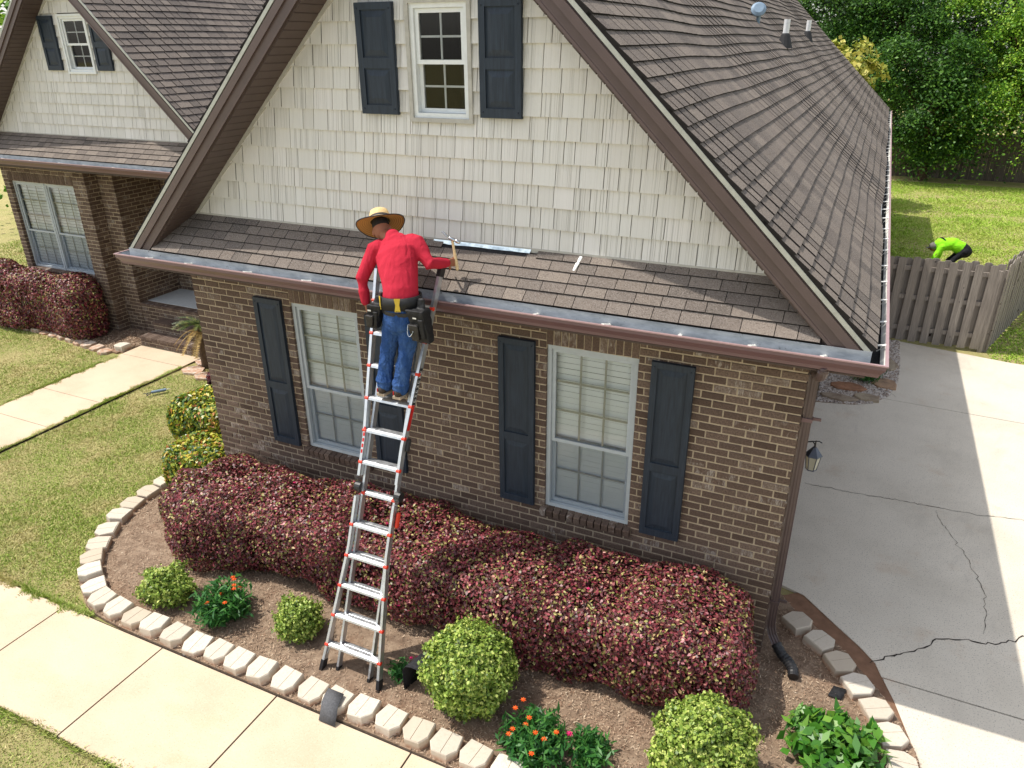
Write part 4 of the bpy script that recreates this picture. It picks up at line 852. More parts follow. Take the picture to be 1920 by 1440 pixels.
for k, (x0, y0, a, b, mt, lb) in enumerate(fl):
    g = random.Random(k+70); n_ = 9; m = MB(); P = [(x0+a*g.uniform(.8, 1.15)*math.cos(6.283*i/n_), y0+b*g.uniform(.8, 1.15)*math.sin(6.283*i/n_)) for i in range(n_)]
    V_ = [(x, y, 0) for x, y in P]+[(x, y, .035+g.uniform(-.006, .006)) for x, y in P]+[(x0+(x-x0)*.93, y0+(y-y0)*.93, .047+g.uniform(-.005, .005)) for x, y in P]
    m.add(V_, [(i, (i+1) % n_, n_+(i+1) % n_, n_+i) for i in range(n_)]+[(n_+i, n_+(i+1) % n_, 2*n_+(i+1) % n_, 2*n_+i) for i in range(n_)]+[tuple(range(2*n_, 3*n_))]); single('flagstone', m, mt, lb, 'flagstone', group='flagstones in the gravel bed')
P = np.stack([RNG.normal(4.82, .1, 900), RNG.normal(7.6, .1, 900), RNG.uniform(.03, .2, 900)], 1)
single('gravel_plant', np_mesh('gravel_plant', blades(P, .16, .006, .9, 5), 3, 'green_leaf'), None, 'tuft of thin green leaves growing in the gravel bed', 'plant')

# ------------------------------------------------------------------ fence
def picket_mesh(h, seed, w_=.14):
    g = random.Random(seed); m = MB(); c = .028; hh = h+g.uniform(-.02, .02); pr = [(-w_/2, 0), (w_/2, 0), (w_/2, hh-c), (w_/2-c, hh), (-w_/2+c, hh), (-w_/2, hh-c)]
    m.prism([(x, 0, z) for x, z in pr], (0, -.009, 0), (0, .009, 0)); return m.mesh('picket', 'fence_wood')
PM = [picket_mesh(1.70, k) for k in range(4)]
def fence_run(A, B, step, parent, first=0, wood='fence_wood'):
    A, B = Vector(A), Vector(B); d = (B-A); L = d.length; t = d.normalized(); nrm = Vector((t.y, -t.x, 0)); ang = math.atan2(t.y, t.x); g = random.Random(int(L*100))
    n_ = int(L/step)
    for k in range(n_+1):
        for side in (1, -1):
            q = A+t*(k*step+(0 if side == 1 else step/2))
            if (q-A).length > L+.01: continue
            o = bpy.data.objects.new('picket', PM[g.randrange(4)]); o.location = q+nrm*.042*side+Vector((0, 0, .03+g.uniform(-.01, .01))); o.rotation_euler = (g.uniform(-.008, .008), g.uniform(-.012, .012), ang); link(o, parent)
    for z in (.25, .90, 1.48):
        m = MB(); a, b = A+nrm*.025, B+nrm*.025; m.prism([a+Vector((0, 0, z)), a-nrm*.05+Vector((0, 0, z)), a-nrm*.05+Vector((0, 0, z+.085)), a+Vector((0, 0, z+.085))], (0, 0, 0), B-A); part('rail', m, 'fence_wood', parent)
    k = 0
    while k*2.0 < L:
        q = A+t*(k*2.0); m = MB(); m.box(q.x-.043, q.x+.043, q.y-.043, q.y+.043, -.1, 1.62); part('post', m, 'fence_wood', parent); k += 1
fn = thing('board_fence', 'weathered grey board fence with alternating pickets behind the driveway', 'fence', (6.2, 10.1, 0))
fence_run((6.80, 10.08, 0), (4.12, 10.02, 0), .222, fn); fence_run((6.90, 10.16, 0), (8.55, 15.2, 0), .225, fn)
# far fence under the trees
ff = thing('rear_fence', 'dark shaded wooden fence under the trees across the back lawn', 'fence', (9, 32.5, 0)); m = MB(); g = random.Random(8); x = 3.0
while x < 22: m.box(x, x+.138, 32.5, 32.52, -.02, 1.85+g.uniform(-.03, .03)); x += .145
part('pickets', m, 'fence_dark', ff, kind='stuff')
m = MB(); m.box(3, 22, 32.52, 32.6, 1.5, 1.6); part('rail', m, 'fence_dark', ff)

# ------------------------------------------------------------------ lawns
def grass_patch(poly, n, H, Wd, seed, z=-.03, keep=None):
    g = np.random.default_rng(seed); P = np.array(poly); x = g.uniform(P[:, 0].min(), P[:, 0].max(), n); y = g.uniform(P[:, 1].min(), P[:, 1].max(), n); k = in_poly(x, y, poly)
    Q = np.stack([x[k], y[k], np.full(k.sum(), z)], 1); dens = wav(Q, 2.2, 77, 3)*.5+.6; Q = Q[g.random(len(Q)) < np.clip(dens+.25, .25, 1)]
    h = H*(.8+.35*wav(Q, 3.1, 5, 2)); return blades(Q, h, Wd, 2.0, seed+1)
lawnL = [(-7.02, -2.42), (-2.55, -2.42), (-3.05, -2.26)]+[(x-.13, y) for x, y in BEDC[::-1] if x < -2.9 and y < .2][1:]+[(-4.75, .6), (-4.8, 1.9), (-3.0, 2.1), (-3.0, 4.0), (-6.3, 3.9), (-7.02, 2.6)]
V_ = [grass_patch(lawnL, 200000, .030, .0055, 1), grass_patch([(-16, -2.40), (-8.64, -2.40), (-8.66, .5), (-8.76, 2.86), (-9.3, 2.86), (-11.2, 3.1), (-14, 3.15), (-17, 3.2)], 160000, .032, .007, 2), grass_patch([(-14, 3.2), (-12.35, 3.2), (-12.5, 9), (-20, 9), (-20, 3.2)], 40000, .06, .012, 6), grass_patch([(-6.5, -5.6), (2, -5.6), (2, -3.66), (-.6, -3.66), (-1.3, -3.60), (-2.0, -3.64), (-6.5, -3.62)], 100000, .030, .006, 3)]
def edge_tufts(A, B, n, seed):
    g = np.random.default_rng(seed); t = g.random(n); P = np.array(A)+(np.array(B)-np.array(A))*t[:, None]; nv = np.array([-(B[1]-A[1]), B[0]-A[0]]); nv = nv/np.linalg.norm(nv)
    o_ = np.abs(g.normal(size=n))*.035*(1+.9*np.sin(t*37+seed)*np.sin(t*91)); Q = np.stack([P[:, 0]+nv[0]*(o_-.03), P[:, 1]+nv[1]*(o_-.03), np.full(n, -.004)], 1); return blades(Q, np.full(n, .03), .0055, 1.8, seed)
V_ += [edge_tufts((-2.6, -2.44), (-7.1, -2.44), 9000, 11), edge_tufts((-26, -3.635), (2, -3.635), 22000, 12), edge_tufts((-7.09, -2.4), (-7.1, 3.0), 9000, 13), edge_tufts((-8.7, 2.9), (-8.61, -2.4), 9000, 14)]
o = bpy.data.objects.new('front_lawn_grass', np_mesh('front_lawn_grass', np.concatenate(V_), 3, 'grass')); COL.objects.link(o); o['kind'] = 'stuff'; o['label'] = 'patchy green and straw coloured lawn grass'; o['category'] = 'grass'
V_ = [grass_patch([(4.2, 10.2), (6.9, 10.3), (7.0, 9.75), (9, 9.6), (13, 9.5), (16, 31), (4.2, 31)], 260000, .05, .014, 4)]
o = bpy.data.objects.new('back_lawn_grass', np_mesh('back_lawn_grass', np.concatenate(V_), 3, 'grass_back')); COL.objects.link(o); o['kind'] = 'stuff'; o['label'] = 'bright green back lawn behind the wooden fence'; o['category'] = 'grass'
# mulch chips over the beds
def chips(poly, n, seed, L, Wd, z=.014):
    g = np.random.default_rng(seed); P = np.array(poly); x = g.uniform(P[:, 0].min(), P[:, 0].max(), n); y = g.uniform(P[:, 1].min(), P[:, 1].max(), n); k = in_poly(x, y, poly)
    Q = np.stack([x[k], y[k], z+g.random(k.sum())*.022], 1); keep = g.random(len(Q)) < np.clip(.75+.6*wav(Q, 2.4, 3, 2), .15, 1); Q = Q[keep]; n = len(Q)
    return leaves(Q, np.tile([0, 0, 1.0], (n, 1)), L, Wd, .45, seed+1)
V_ = [chips(bed_poly, 120000, 20, .036, .0065), chips([(-13.8, 3.36), (-11.2, 3.3), (-9.2, 3.08), (-8.8, 3.1), (-8.78, 4.15), (-9.76, 4.15), (-9.76, 3.86), (-13.8, 3.86)], 24000, 22, .04, .012)]
o = bpy.data.objects.new('bark_mulch', np_mesh('bark_mulch', np.concatenate(V_), 4, 'mulch')); COL.objects.link(o); o['kind'] = 'stuff'; o['label'] = 'dry brown shredded mulch covering the beds'; o['category'] = 'mulch'

# ------------------------------------------------------------------ shrubs
def box_cloud(c, h, n, seed, depth=.16, amp=.09, nsc=4.2, power=4.0):
    """points and outward normals on a lumpy rounded box, scattered inward"""
    g = np.random.default_rng(seed); c = np.array(c); h = np.array(h)
    d = g.normal(size=(n*2, 3)); A = np.array([h[1]*h[2], h[0]*h[2], h[0]*h[1]]); ax = g.choice(3, size=n*2, p=A/A.sum()); u = g.uniform(-1, 1, (n*2, 3)); sg = np.sign(g.uniform(-1, 1, n*2)); u[np.arange(n*2), ax] = sg
    r = (np.abs(u)**power).sum(1)**(1/power); u = u/r[:, None]                       # onto the superellipsoid
    nr = unit(np.sign(u)*np.abs(u)**(power-1)/h); P = u*h
    P = P+nr*(amp*(wav(P+c, nsc, seed+9, 3)))[:, None]-nr*(g.random(n*2)**2.2*depth)[:, None]+c
    k = P[:, 2] > .04; return P[k][:n], nr[k][:n]
def hedge(name, boxes, label, cat, leafm, n, L, Wd, seed, group=None, stems=(), amp=.09, depth=.2, up=.25, base=(0, 0, 0), extra=None):
    t = thing(name, label, cat, base, group); V_ = []
    for i, (c, h, fr) in enumerate(boxes):
        P, N_ = box_cloud(c, h, int(n*fr), seed+i*7, depth, amp); V_.append(leaves(P, N_, L, Wd, .55, seed+i, up))
    me = np_mesh('foliage', np.concatenate(V_), 4, leafm); part('foliage', me, leafm, t, kind='stuff')
    if stems:
        m = MB()
        g = random.Random(seed)
        for (x, y, h) in stems:
            for k in range(3): m.tube([(x, y, 0), (x+g.uniform(-.06, .06), y+g.uniform(-.06, .06), h*.5), (x+g.uniform(-.18, .18), y+g.uniform(-.15, .15), h)], [.018, .013, .006], 6)
        part('stems', m, 'bark', t, kind='stuff')
    if extra: extra(t)
    return t
def flowers(t, pts, r, mat, name='flower'):
    g = random.Random(5)
    for (x, y, z) in pts:
        m = MB(); n_ = 7
        for k in range(n_): a = 6.283*k/n_; m.add([(x, y, z), (x+r*.5*math.cos(a-.4), y+r*.5*math.sin(a-.4), z+r*.3), (x+r*math.cos(a), y+r*math.sin(a), z+r*.25), (x+r*.5*math.cos(a+.4), y+r*.5*math.sin(a+.4), z+r*.3)], [(0, 1, 2, 3)])
        m.ball((x, y, z+r*.25), r*.35, 6, 4); part(name, m, mat, t)
hedge('burgundy_hedge', [((-2.05, -.75, .46), (.72, .66, .48), .17), ((-1.0, -.68, .48), (.85, .60, .47), .17), ((.25, -.66, .45), (.95, .56, .45), .18), ((1.55, -.68, .45), (.95, .57, .46), .18), ((2.75, -.66, .47), (.85, .60, .48), .16), ((3.42, -.62, .46), (.60, .60, .46), .14)],
      'long clipped burgundy hedge along the brick front wall', 'hedge', 'burgundy_leaf', 200000, .040, .024, 100, stems=[(x, -.66, .6) for x in (-2.2, -1.5, -.8, 0, .7, 1.4, 2.1, 2.8, 3.4)], base=(.6, -.66, 0), amp=.13, depth=.32,
      extra=lambda t: flowers(t, [(.9, -1.15, .72), (1.9, -1.22, .66), (3.0, -1.2, .72), (-.3, -1.05, .86), (.2, -.8, .97), (2.5, -.9, .97), (-1.6, -.9, 1.0), (-1.2, -.6, 1.0), (-.6, -1.25, .55), (.55, -1.2, .3)], .02, 'magenta_petal'))
hedge('burgundy_porch_hedge', [((-12.3, 3.44, .62), (.95, .40, .68), .4), ((-10.85, 3.44, .60), (1.0, .40, .68), .6)], 'rounded burgundy hedge under the wide porch side window', 'hedge', 'burgundy_leaf', 80000, .056, .034, 200, stems=[(x, 3.45, .6) for x in (-12.5, -11.6, -10.8, -10.2)], base=(-11.4, 3.4, 0), amp=.12, depth=.25)
hedge('young_burgundy_shrub', [((-5.05, 2.15, .32), (.26, .26, .34), 1)], 'small burgundy shrub near the house corner by the lawn', 'shrub', 'burgundy_dark_leaf', 6000, .06, .035, 300, stems=[(-5.05, 2.15, .4)], base=(-5.05, 2.15, 0), amp=.07)
hedge('variegated_shrub', [((-4.02, .92, .45), (.58, .50, .48), 1)], 'larger yellow green variegated shrub at the house corner', 'shrub', 'variegated_leaf', 15000, .075, .042, 310, stems=[(-4.0, .9, .5)], base=(-4.0, .9, 0), amp=.09, depth=.3)
hedge('variegated_shrub', [((-3.50, .12, .30), (.46, .38, .34), 1)], 'lower dark green variegated shrub next to the edging blocks', 'shrub', 'variegated_leaf', 10000, .072, .04, 320, stems=[(-3.5, .1, .35)], base=(-3.5, .1, 0), amp=.08, depth=.25)
def ball_bush(c, r, n, L, label, seed, amp=.055, leafm='boxwood_leaf'):
    t = thing('boxwood_ball', label, 'shrub', (c[0], c[1], 0), 'round boxwood bushes in the front bed'); g = np.random.default_rng(seed)
    d = unit(g.normal(size=(n, 3))); rr_ = np.array(r); lump = amp*wav(d*2, 3.2, seed, 3)+.03*wav(d*2, 9, seed+3, 2); shoot = np.where(wav(d*2, 16, seed+5, 2) > .42, .05*g.random(n), 0); P = d*rr_*(1-.42*g.random(n)[:, None]**2)+d*(lump+shoot)[:, None]+np.array(c); k = P[:, 2] > .03
    part('foliage', np_mesh('foliage', leaves(P[k], d[k], L, L*.72, .85, seed, .3), 4, leafm), leafm, t, kind='stuff')
    m = MB(); g2 = random.Random(seed)
    for k in range(6): m.tube([(c[0], c[1], 0), (c[0]+g2.uniform(-.1, .1), c[1]+g2.uniform(-.1, .1), c[2]), (c[0]+g2.uniform(-.25, .25)*r[0]*2, c[1]+g2.uniform(-.25, .25)*r[0]*2, c[2]+r[2]*.6)], [.016, .012, .005], 6)
    part('stems', m, 'bark', t, kind='stuff')
ball_bush((1.66, -1.72, .375), (.40, .40, .41), 24000, .036, 'large round boxwood ball with black felt leaning on it', 400)
ball_bush((3.80, -1.72, .40), (.40, .40, .42), 24000, .036, 'large round boxwood ball near the end of the hedge', 410)
ball_bush((-.36, -1.70, .20), (.215, .21, .21), 7000, .032, 'small round boxwood bush beside the ladder feet', 420, .04)
ball_bush((-2.02, -1.90, .20), (.27, .22, .22), 7000, .034, 'small loose boxwood bush near the rounded corner of edging', 430, .07)
# leafy flowering perennials
def perennial(label, c, spread, h, nst, leafL, leafW, leafm, seed, fl=(), flm='orange_petal', fr=.03):
    t = thing('flowering_plant' if fl else 'leafy_plant', label, 'plant', (c[0], c[1], 0)); g = np.random.default_rng(seed); Pp = []; Dd = []; m = MB()
    for k in range(nst):
        a = g.random()*6.283; rr_ = spread*math.sqrt(g.random()); hh = h*(.5+.6*g.random())*(1-.4*rr_/spread); b = np.array([c[0]+rr_*.35*math.cos(a), c[1]+rr_*.35*math.sin(a), 0]); e = np.array([c[0]+rr_*math.cos(a), c[1]+rr_*math.sin(a), hh])
        m.tube([tuple(b), tuple((b+e)/2+np.array([0, 0, hh*.12])), tuple(e)], [.005, .004, .002], 5)
        for q in range(9): f = .3+.7*q/8; Pp.append(b+(e-b)*f+g.normal(size=3)*leafL*.25); aa = g.random()*6.283; Dd.append((math.cos(aa)*.7, math.sin(aa)*.7, .8))
    Pp = np.array(Pp); Dd = np.array(Dd); Pp[:, 2] = np.maximum(Pp[:, 2], .02)
    part('foliage', np_mesh('foliage', leaves(Pp, Dd, leafL, leafW, .35, seed), 4, leafm), leafm, t, kind='stuff'); part('stems', m, 'green_leaf', t, kind='stuff')
    if fl: flowers(t, fl, fr, flm)
g = random.Random(12)
perennial('leafy green plant with orange flower clusters near the curved edging', (-1.28, -1.82), .34, .44, 190, .10, .024, 'green_leaf', 500, [(-1.28+g.uniform(-.05, .27), -1.82+g.uniform(-.2, .25), g.uniform(.26, .42)) for k in range(9)])
perennial('leafy plant with red and orange flowers below the larger boxwood ball', (2.42, -1.98), .31, .34, 170, .10, .024, 'green_leaf', 510, [(2.42+g.uniform(-.22, .2), -1.98+g.uniform(-.25, .18), g.uniform(.22, .34)) for k in range(10)])
perennial('small green plant with one pink zinnia beside bare mulch', (2.88, -1.83), .20, .2, 80, .09, .024, 'green_leaf', 520, [(2.70, -1.86, .2)], 'magenta_petal', .034)
perennial('low trailing green plant at the edging past the red flowers', (2.85, -2.16), .2, .12, 40, .07, .017, 'green_leaf', 525, [(2.72, -2.2, .12), (2.95, -2.1, .12)])
perennial('small green plant with pink blooms at the ladder foot', (.93, -1.73), .15, .16, 30, .08, .02, 'green_leaf', 530, [(.98, -1.66, .17), (1.03, -1.72, .15), (1.01, -1.60, .14)], 'magenta_petal', .024)
perennial('glossy broad leaved green plants by the curved driveway edging', (4.78, -.98), 0.40, .32, 110, .14, .066, 'bright_leaf', 540)
# sago palm at the steps
t = thing('sago_palm', 'small sago palm with green fronds and dry tan skirt by the steps', 'palm', (-6.68, 3.3, 0)); g = np.random.default_rng(55)
for k in range(44):
    dry = k % 3 == 0; a = g.random()*6.283; L = .42+.18*g.random(); el = (.9+.5*g.random()) if not dry else (.1+.4*g.random()); pts = []
    for i in range(9): f = i/8; r_ = L*f; pts.append(np.array([-6.68+math.cos(a)*r_*math.cos(el*(1-f*.6)), 3.3+math.sin(a)*r_*math.cos(el*(1-f*.6)), (.74 if not dry else .70)+L*math.sin(el)*f*(1-.55*f) - (.38*f*f if dry else .08*f*f)]))
    V_ = []; P_ = np.array(pts); side = np.array([-math.sin(a), math.cos(a), 0])
    for i in range(1, 9):
        d = P_[i]-P_[i-1]
        for q in range(3):
            b = P_[i-1]+d*q/3; ln = .11*(1-.6*i/9)
            for sg in (1, -1): V_ += [b, b+d*.28, b+side*sg*ln+d*.5+np.array([0, 0, .02])]
    part('frond', np_mesh('frond', np.array(V_), 3, 'dry_frond' if dry else 'palm_leaf'), 'palm_leaf', t)
m = MB(); m.limb([(-6.68, 3.3, -.05), (-6.68, 3.3, .45), (-6.68, 3.3, .76)], [.13, .12, .08], 10); part('trunk', m, 'bark', t)

# ------------------------------------------------------------------ trees
def crown_points(blobs, nclump, nleaf, seed, csz):
    g = np.random.default_rng(seed); Pp = []; Nn = []
    for (c, r, wgt) in blobs:
        k = int(nclump*wgt); d = unit(g.normal(size=(k, 3))); rad = (.45+.55*g.random(k)**.45)[:, None]; C_ = np.array(c)+d*np.array(r)*rad
        for j in range(k):
            m_ = int(nleaf*(.6+.8*g.random())); q = g.normal(size=(m_, 3))*np.array([1, 1, .28])*csz*(.6+.7*g.random()); q[:, 2] -= (q[:, 0]**2+q[:, 1]**2)*.35/csz
            Pp.append(C_[j]+q); Nn.append(np.tile(d[j]*.6+np.array([0, 0, .9]), (m_, 1)))
    return np.concatenate(Pp), np.concatenate(Nn)
def tree(label, base, blobs, leafm, nclump, nleaf, L, seed, csz=.8, trunk_r=.25, group='trees at the back of the yard', loc=None, name='broadleaf_tree'):
    t = thing(name, label, 'tree', base, group); P, N_ = crown_points(blobs, nclump, nleaf, seed, csz); k = P[:, 2] > .15
    part('crown', np_mesh('crown', leaves(P[k], N_[k], L, L*.62, .7, seed), 4, leafm), leafm, t, kind='stuff')
    m = MB(); g = random.Random(seed); b = Vector(base); top = max(c[2] for c, r, w_ in blobs)
    m.tube([b, b+Vector((g.uniform(-.2, .2), g.uniform(-.2, .2), top*.45)), b+Vector((g.uniform(-.4, .4), g.uniform(-.4, .4), top))], [trunk_r, trunk_r*.75, trunk_r*.35], 10); part('trunk', m, 'bark', t)
    for (c, r, w_) in blobs:
        for q in range(2):
            m = MB(); s_ = b+Vector((0, 0, top*g.uniform(.3, .6))); e = Vector(c)+Vector((g.uniform(-.5, .5)*r[0], g.uniform(-.5, .5)*r[1], g.uniform(-.3, .4)*r[2])); m.tube([s_, s_.lerp(e, .5)+Vector((0, 0, .3)), e], [trunk_r*.4, trunk_r*.25, .03], 7); part('limb', m, 'bark', t)
    return t
tree('broad tree overhanging the rear fence with bright sunlit leaves', (9.5, 34.5, 0), [((8.4, 32.0, 5.0), (2.4, 1.8, 2.6), .35), ((11.0, 31.8, 4.6), (2.2, 1.6, 1.9), .25), ((9.6, 33.3, 7.6), (3.4, 2.2, 2.2), .4)], 'tree_leaf', 58, 900, .115, 600, .62, .3)
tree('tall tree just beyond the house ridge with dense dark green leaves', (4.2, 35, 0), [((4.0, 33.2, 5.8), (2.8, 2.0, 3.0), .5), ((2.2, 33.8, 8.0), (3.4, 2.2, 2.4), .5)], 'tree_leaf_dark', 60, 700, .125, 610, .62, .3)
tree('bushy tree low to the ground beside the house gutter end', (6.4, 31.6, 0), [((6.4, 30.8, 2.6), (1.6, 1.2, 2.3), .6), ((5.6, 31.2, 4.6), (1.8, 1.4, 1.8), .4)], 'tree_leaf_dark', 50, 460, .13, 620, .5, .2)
tree('large tree with long drooping branches over the lawn corner', (13.5, 33.5, 0), [((12.6, 31.0, 4.6), (2.3, 1.8, 2.5), .5), ((13.8, 31.8, 7.6), (3.4, 2.2, 2.2), .5)], 'tree_leaf', 46, 900, .115, 630, .62, .3)
tree('slim light green sapling leaning over the back lawn edge', (11.6, 28.6, 0), [((11.3, 28.2, 4.2), (1.1, 1.0, 2.2), .7), ((10.9, 27.8, 2.6), (.7, .7, .9), .3)], 'tree_leaf', 30, 240, .12, 640, .42, .09)
tree('far tree filling the gap between the tall back trees', (7.5, 41, 0), [((6.5, 39, 6.2), (4.5, 2.5, 4.0), .5), ((12.5, 40, 6.5), (4.5, 2.5, 4.2), .5)], 'woods_leaf', 130, 220, .22, 650, 1.0, .3)
tree('dark tree standing far behind the main roof', (-1, 40, 0), [((-.5, 38, 6.5), (4.0, 2.5, 4.5), 1)], 'woods_leaf', 60, 150, .26, 655, 1.0, .3)
tree('yellow green magnolia with large leaves rising behind the roof edge', (2.6, 24.8, 0), [((2.75, 24.6, 4.5), (1.1, 1.0, 1.5), 1)], 'yellow_leaf', 44, 100, .24, 660, .34, .12)
tree('tree beyond the far side of the porch wing', (-21, 13, 0), [((-20.5, 12, 6), (3.0, 3.0, 3.6), 1)], 'tree_leaf', 60, 150, .24, 670, .9, .3)
g = np.random.default_rng(90); n = 60000; x = g.uniform(-30, 34, n); z = g.uniform(0, 11, n); P = np.stack([x, 45+3*g.random(n)+1.5*np.sin(x*.9)+1.2*np.sin(z*1.1+x*.5), z], 1)
o = bpy.data.objects.new('far_woods', np_mesh('far_woods', leaves(P, np.tile([-.2, -.7, .6], (n, 1)), .34, .22, .8, 91), 4, 'woods_leaf')); COL.objects.link(o); o['kind'] = 'stuff'; o['label'] = 'dense dark woods closing the view behind the back trees'; o['category'] = 'woods'
for k, (x, y, lb) in enumerate(((-14, -44, 'porch wing'), (-4, -40, 'planting bed'), (7, -46, 'ladder'), (17, -42, 'driveway'))):      # across the street, mirrored in the gable window
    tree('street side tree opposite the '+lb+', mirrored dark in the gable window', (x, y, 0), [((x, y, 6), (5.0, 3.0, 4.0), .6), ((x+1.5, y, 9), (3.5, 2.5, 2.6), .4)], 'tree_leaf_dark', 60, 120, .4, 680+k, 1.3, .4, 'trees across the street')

# ------------------------------------------------------------------ ladder
LX = .487; LD = Vector((0, .3774, .926)).normalized(); LN = Vector((0, -LD.z, LD.y))      # along the rails, out toward the street
def lp(x, s_, h=0.0): return Vector((LX+x, -1.97, 0))+LD*s_+LN*h
lad = thing('multi_position_ladder', 'silver aluminium ladder with red rung caps leaning on the front gutter', 'ladder', (LX, -1.97, 0))
def bar(pts, wx, wn):
    m = MB(); V_ = []
    for x, s_, h in pts: V_ += [lp(x-wx/2, s_, h-wn/2), lp(x+wx/2, s_, h-wn/2), lp(x+wx/2, s_, h+wn/2), lp(x-wx/2, s_, h+wn/2)]
    n_ = len(pts); m.add(V_, [(4*i+k, 4*i+(k+1) % 4, 4*i+4+(k+1) % 4, 4*i+4+k) for i in range(n_-1) for k in range(4)]+[(3, 2, 1, 0), tuple(4*(n_-1)+k for k in range(4))]); return m
low = lambda s_: .33-(.33-.215)*min(1, s_/1.28); upp = lambda s_: .212+(.345-.212)*max(0, (s_-2.35)/(4.03-2.35))
for sg in (-1, 1):
    part('inner_rail', bar([(sg*.183, .015, -.03), (sg*.183, 3.35, -.03)], .022, .062), 'aluminium', lad)
    o = part('outer_rail', bar([(sg*.33, .0, .03), (sg*.215, 1.28, .03), (sg*.215, 1.78, .03)], .026, .064), 'aluminium', lad)
    part('foot', bar([(sg*.333, -.01, .03), (sg*.3235, .10, .03)], .034, .072), 'black_plastic', o)
    part('foot', bar([(sg*.183, -.004, -.03), (sg*.183, .05, -.03)], .028, .068), 'black_plastic', o)
    part('foot_brace', (lambda m: (m.tube(smooth_curve([lp(sg*.295, .27, .03), lp(sg*.285, .22, .03), lp(sg*.315, .13, .03)], 4), .007, 6), m)[1])(MB()), 'aluminium', o)
    o = part('outer_rail', bar([(sg*.212, 1.98, .03), (sg*.212, 2.35, .03), (sg*.345, 4.03, .03)], .028, .066), 'aluminium', lad)
    part('end_cap', bar([(sg*.3385, 3.955, .03), (sg*.346, 4.045, .03)], .04, .08), 'black_plastic', o)
    m = MB(); c = lp(sg*.225, 1.86, .0); m.tube([c-Vector((.03, 0, 0)), c+Vector((.03, 0, 0))], [.05, .05], 14, (0, 0, 1)); part('hinge', m, 'black_plastic', lad)
    m = MB(); c = lp(sg*.25, 1.64, .0); m.limb([c+LD*.06, c, c-LD*.06], [(.018, .03)]*3, 8, tuple(LN)); part('lock_tab', m, 'red_plastic' if sg == 1 else 'black_plastic', lad)
    m = MB(); c = lp(sg*.24, 2.36, -.01); m.limb([c+LD*.045, c, c-LD*.045], [(.022, .03)]*3, 8, tuple(LN)); part('lock_tab', m, 'black_plastic', lad)
def rung(s_, hw_, h):
    m = MB(); w_ = hw_-.005
    P = [(-.028, .012), (-.012, .018), (.012, .018), (.03, .010), (.03, -.012), (-.028, -.012)]     # profile: out, along (flat tread tilted level)
    V_ = [lp(x, s_+b+(-a*.40 if True else 0), h+a) for x in (-w_, w_) for a, b in P]; n_ = 6
    m.add(V_, [(k, (k+1) % n_, n_+(k+1) % n_, n_+k) for k in range(n_)]+[tuple(range(n_))[::-1], tuple(range(n_, 2*n_))]); o = part('rung', m, 'aluminium', lad)
    for sg in (-1, 1):
        c = lp(sg*(hw_+.0), s_-.008, h+.02); m = MB(); m.tube([c-Vector((.018, 0, 0)), c+Vector((.018, 0, 0))], [(.02, .022)]*2, 8, tuple(LN)); part('rung_cap', m, 'red_plastic', o)
for k in range(12):
    s_ = .27+k*.3085
    if s_ < 1.8: rung(s_, low(s_), .028)
    if s_ > 2.0 and s_ < 3.95: rung(s_, upp(s_), .028)
    if s_ < 3.3: rung(s_+.004, .172, -.034)
# warning stickers on the rails
m = MB(); a = .231
def sticker(sx, s0, s1, h0, h1, mt, nm): 
    m = MB(); q = upp((s0+s1)/2)
    V_ = [lp(sx*(upp(s_)+.0155), s_, h) for s_ in (s0, s1) for h in (h0, h1)]; m.add(V_, [(0, 1, 3, 2)]); m.add([v+Vector((sx*.0006, 0, 0)) for v in V_], [(2, 3, 1, 0)]); return part(nm, m, mt, lad)
sticker(1, 2.75, 3.10, .004, .056, 'black_plastic', 'sticker'); sticker(1, 2.50, 2.745, .004, .056, 'sticker_red', 'sticker')
for i in range(7):
    for (t0, t1, h0, h1) in ((0, .03, .014, .02), (0, .03, .040, .046), (.012, .018, .02, .040) if i % 2 else (0, .006, .02, .040)):
        m = MB(); s0 = 2.775+i*.045; V_ = [lp(upp(s_)+.0168, s_, h) for s_ in (s0+t0, s0+t1) for h in (h0, h1)]; m.add(V_, [(0, 1, 3, 2)]); part('print', m, 'white_print', lad)
m = MB(); V_ = [lp(x, 2.36+(.07 if b else .0)+.0, .0637) for b in (0, 1) for x in (-.226, -.206)]
for i in range(5):
    m = MB(); s0 = 2.20+i*.055; m.add([lp(-.222, s0, .0636), lp(-.202, s0, .0636), lp(-.202, s0+.035, .0636), lp(-.222, s0+.035, .0636)], [(0, 1, 2, 3)]); part('print', m, 'sticker_red', lad)

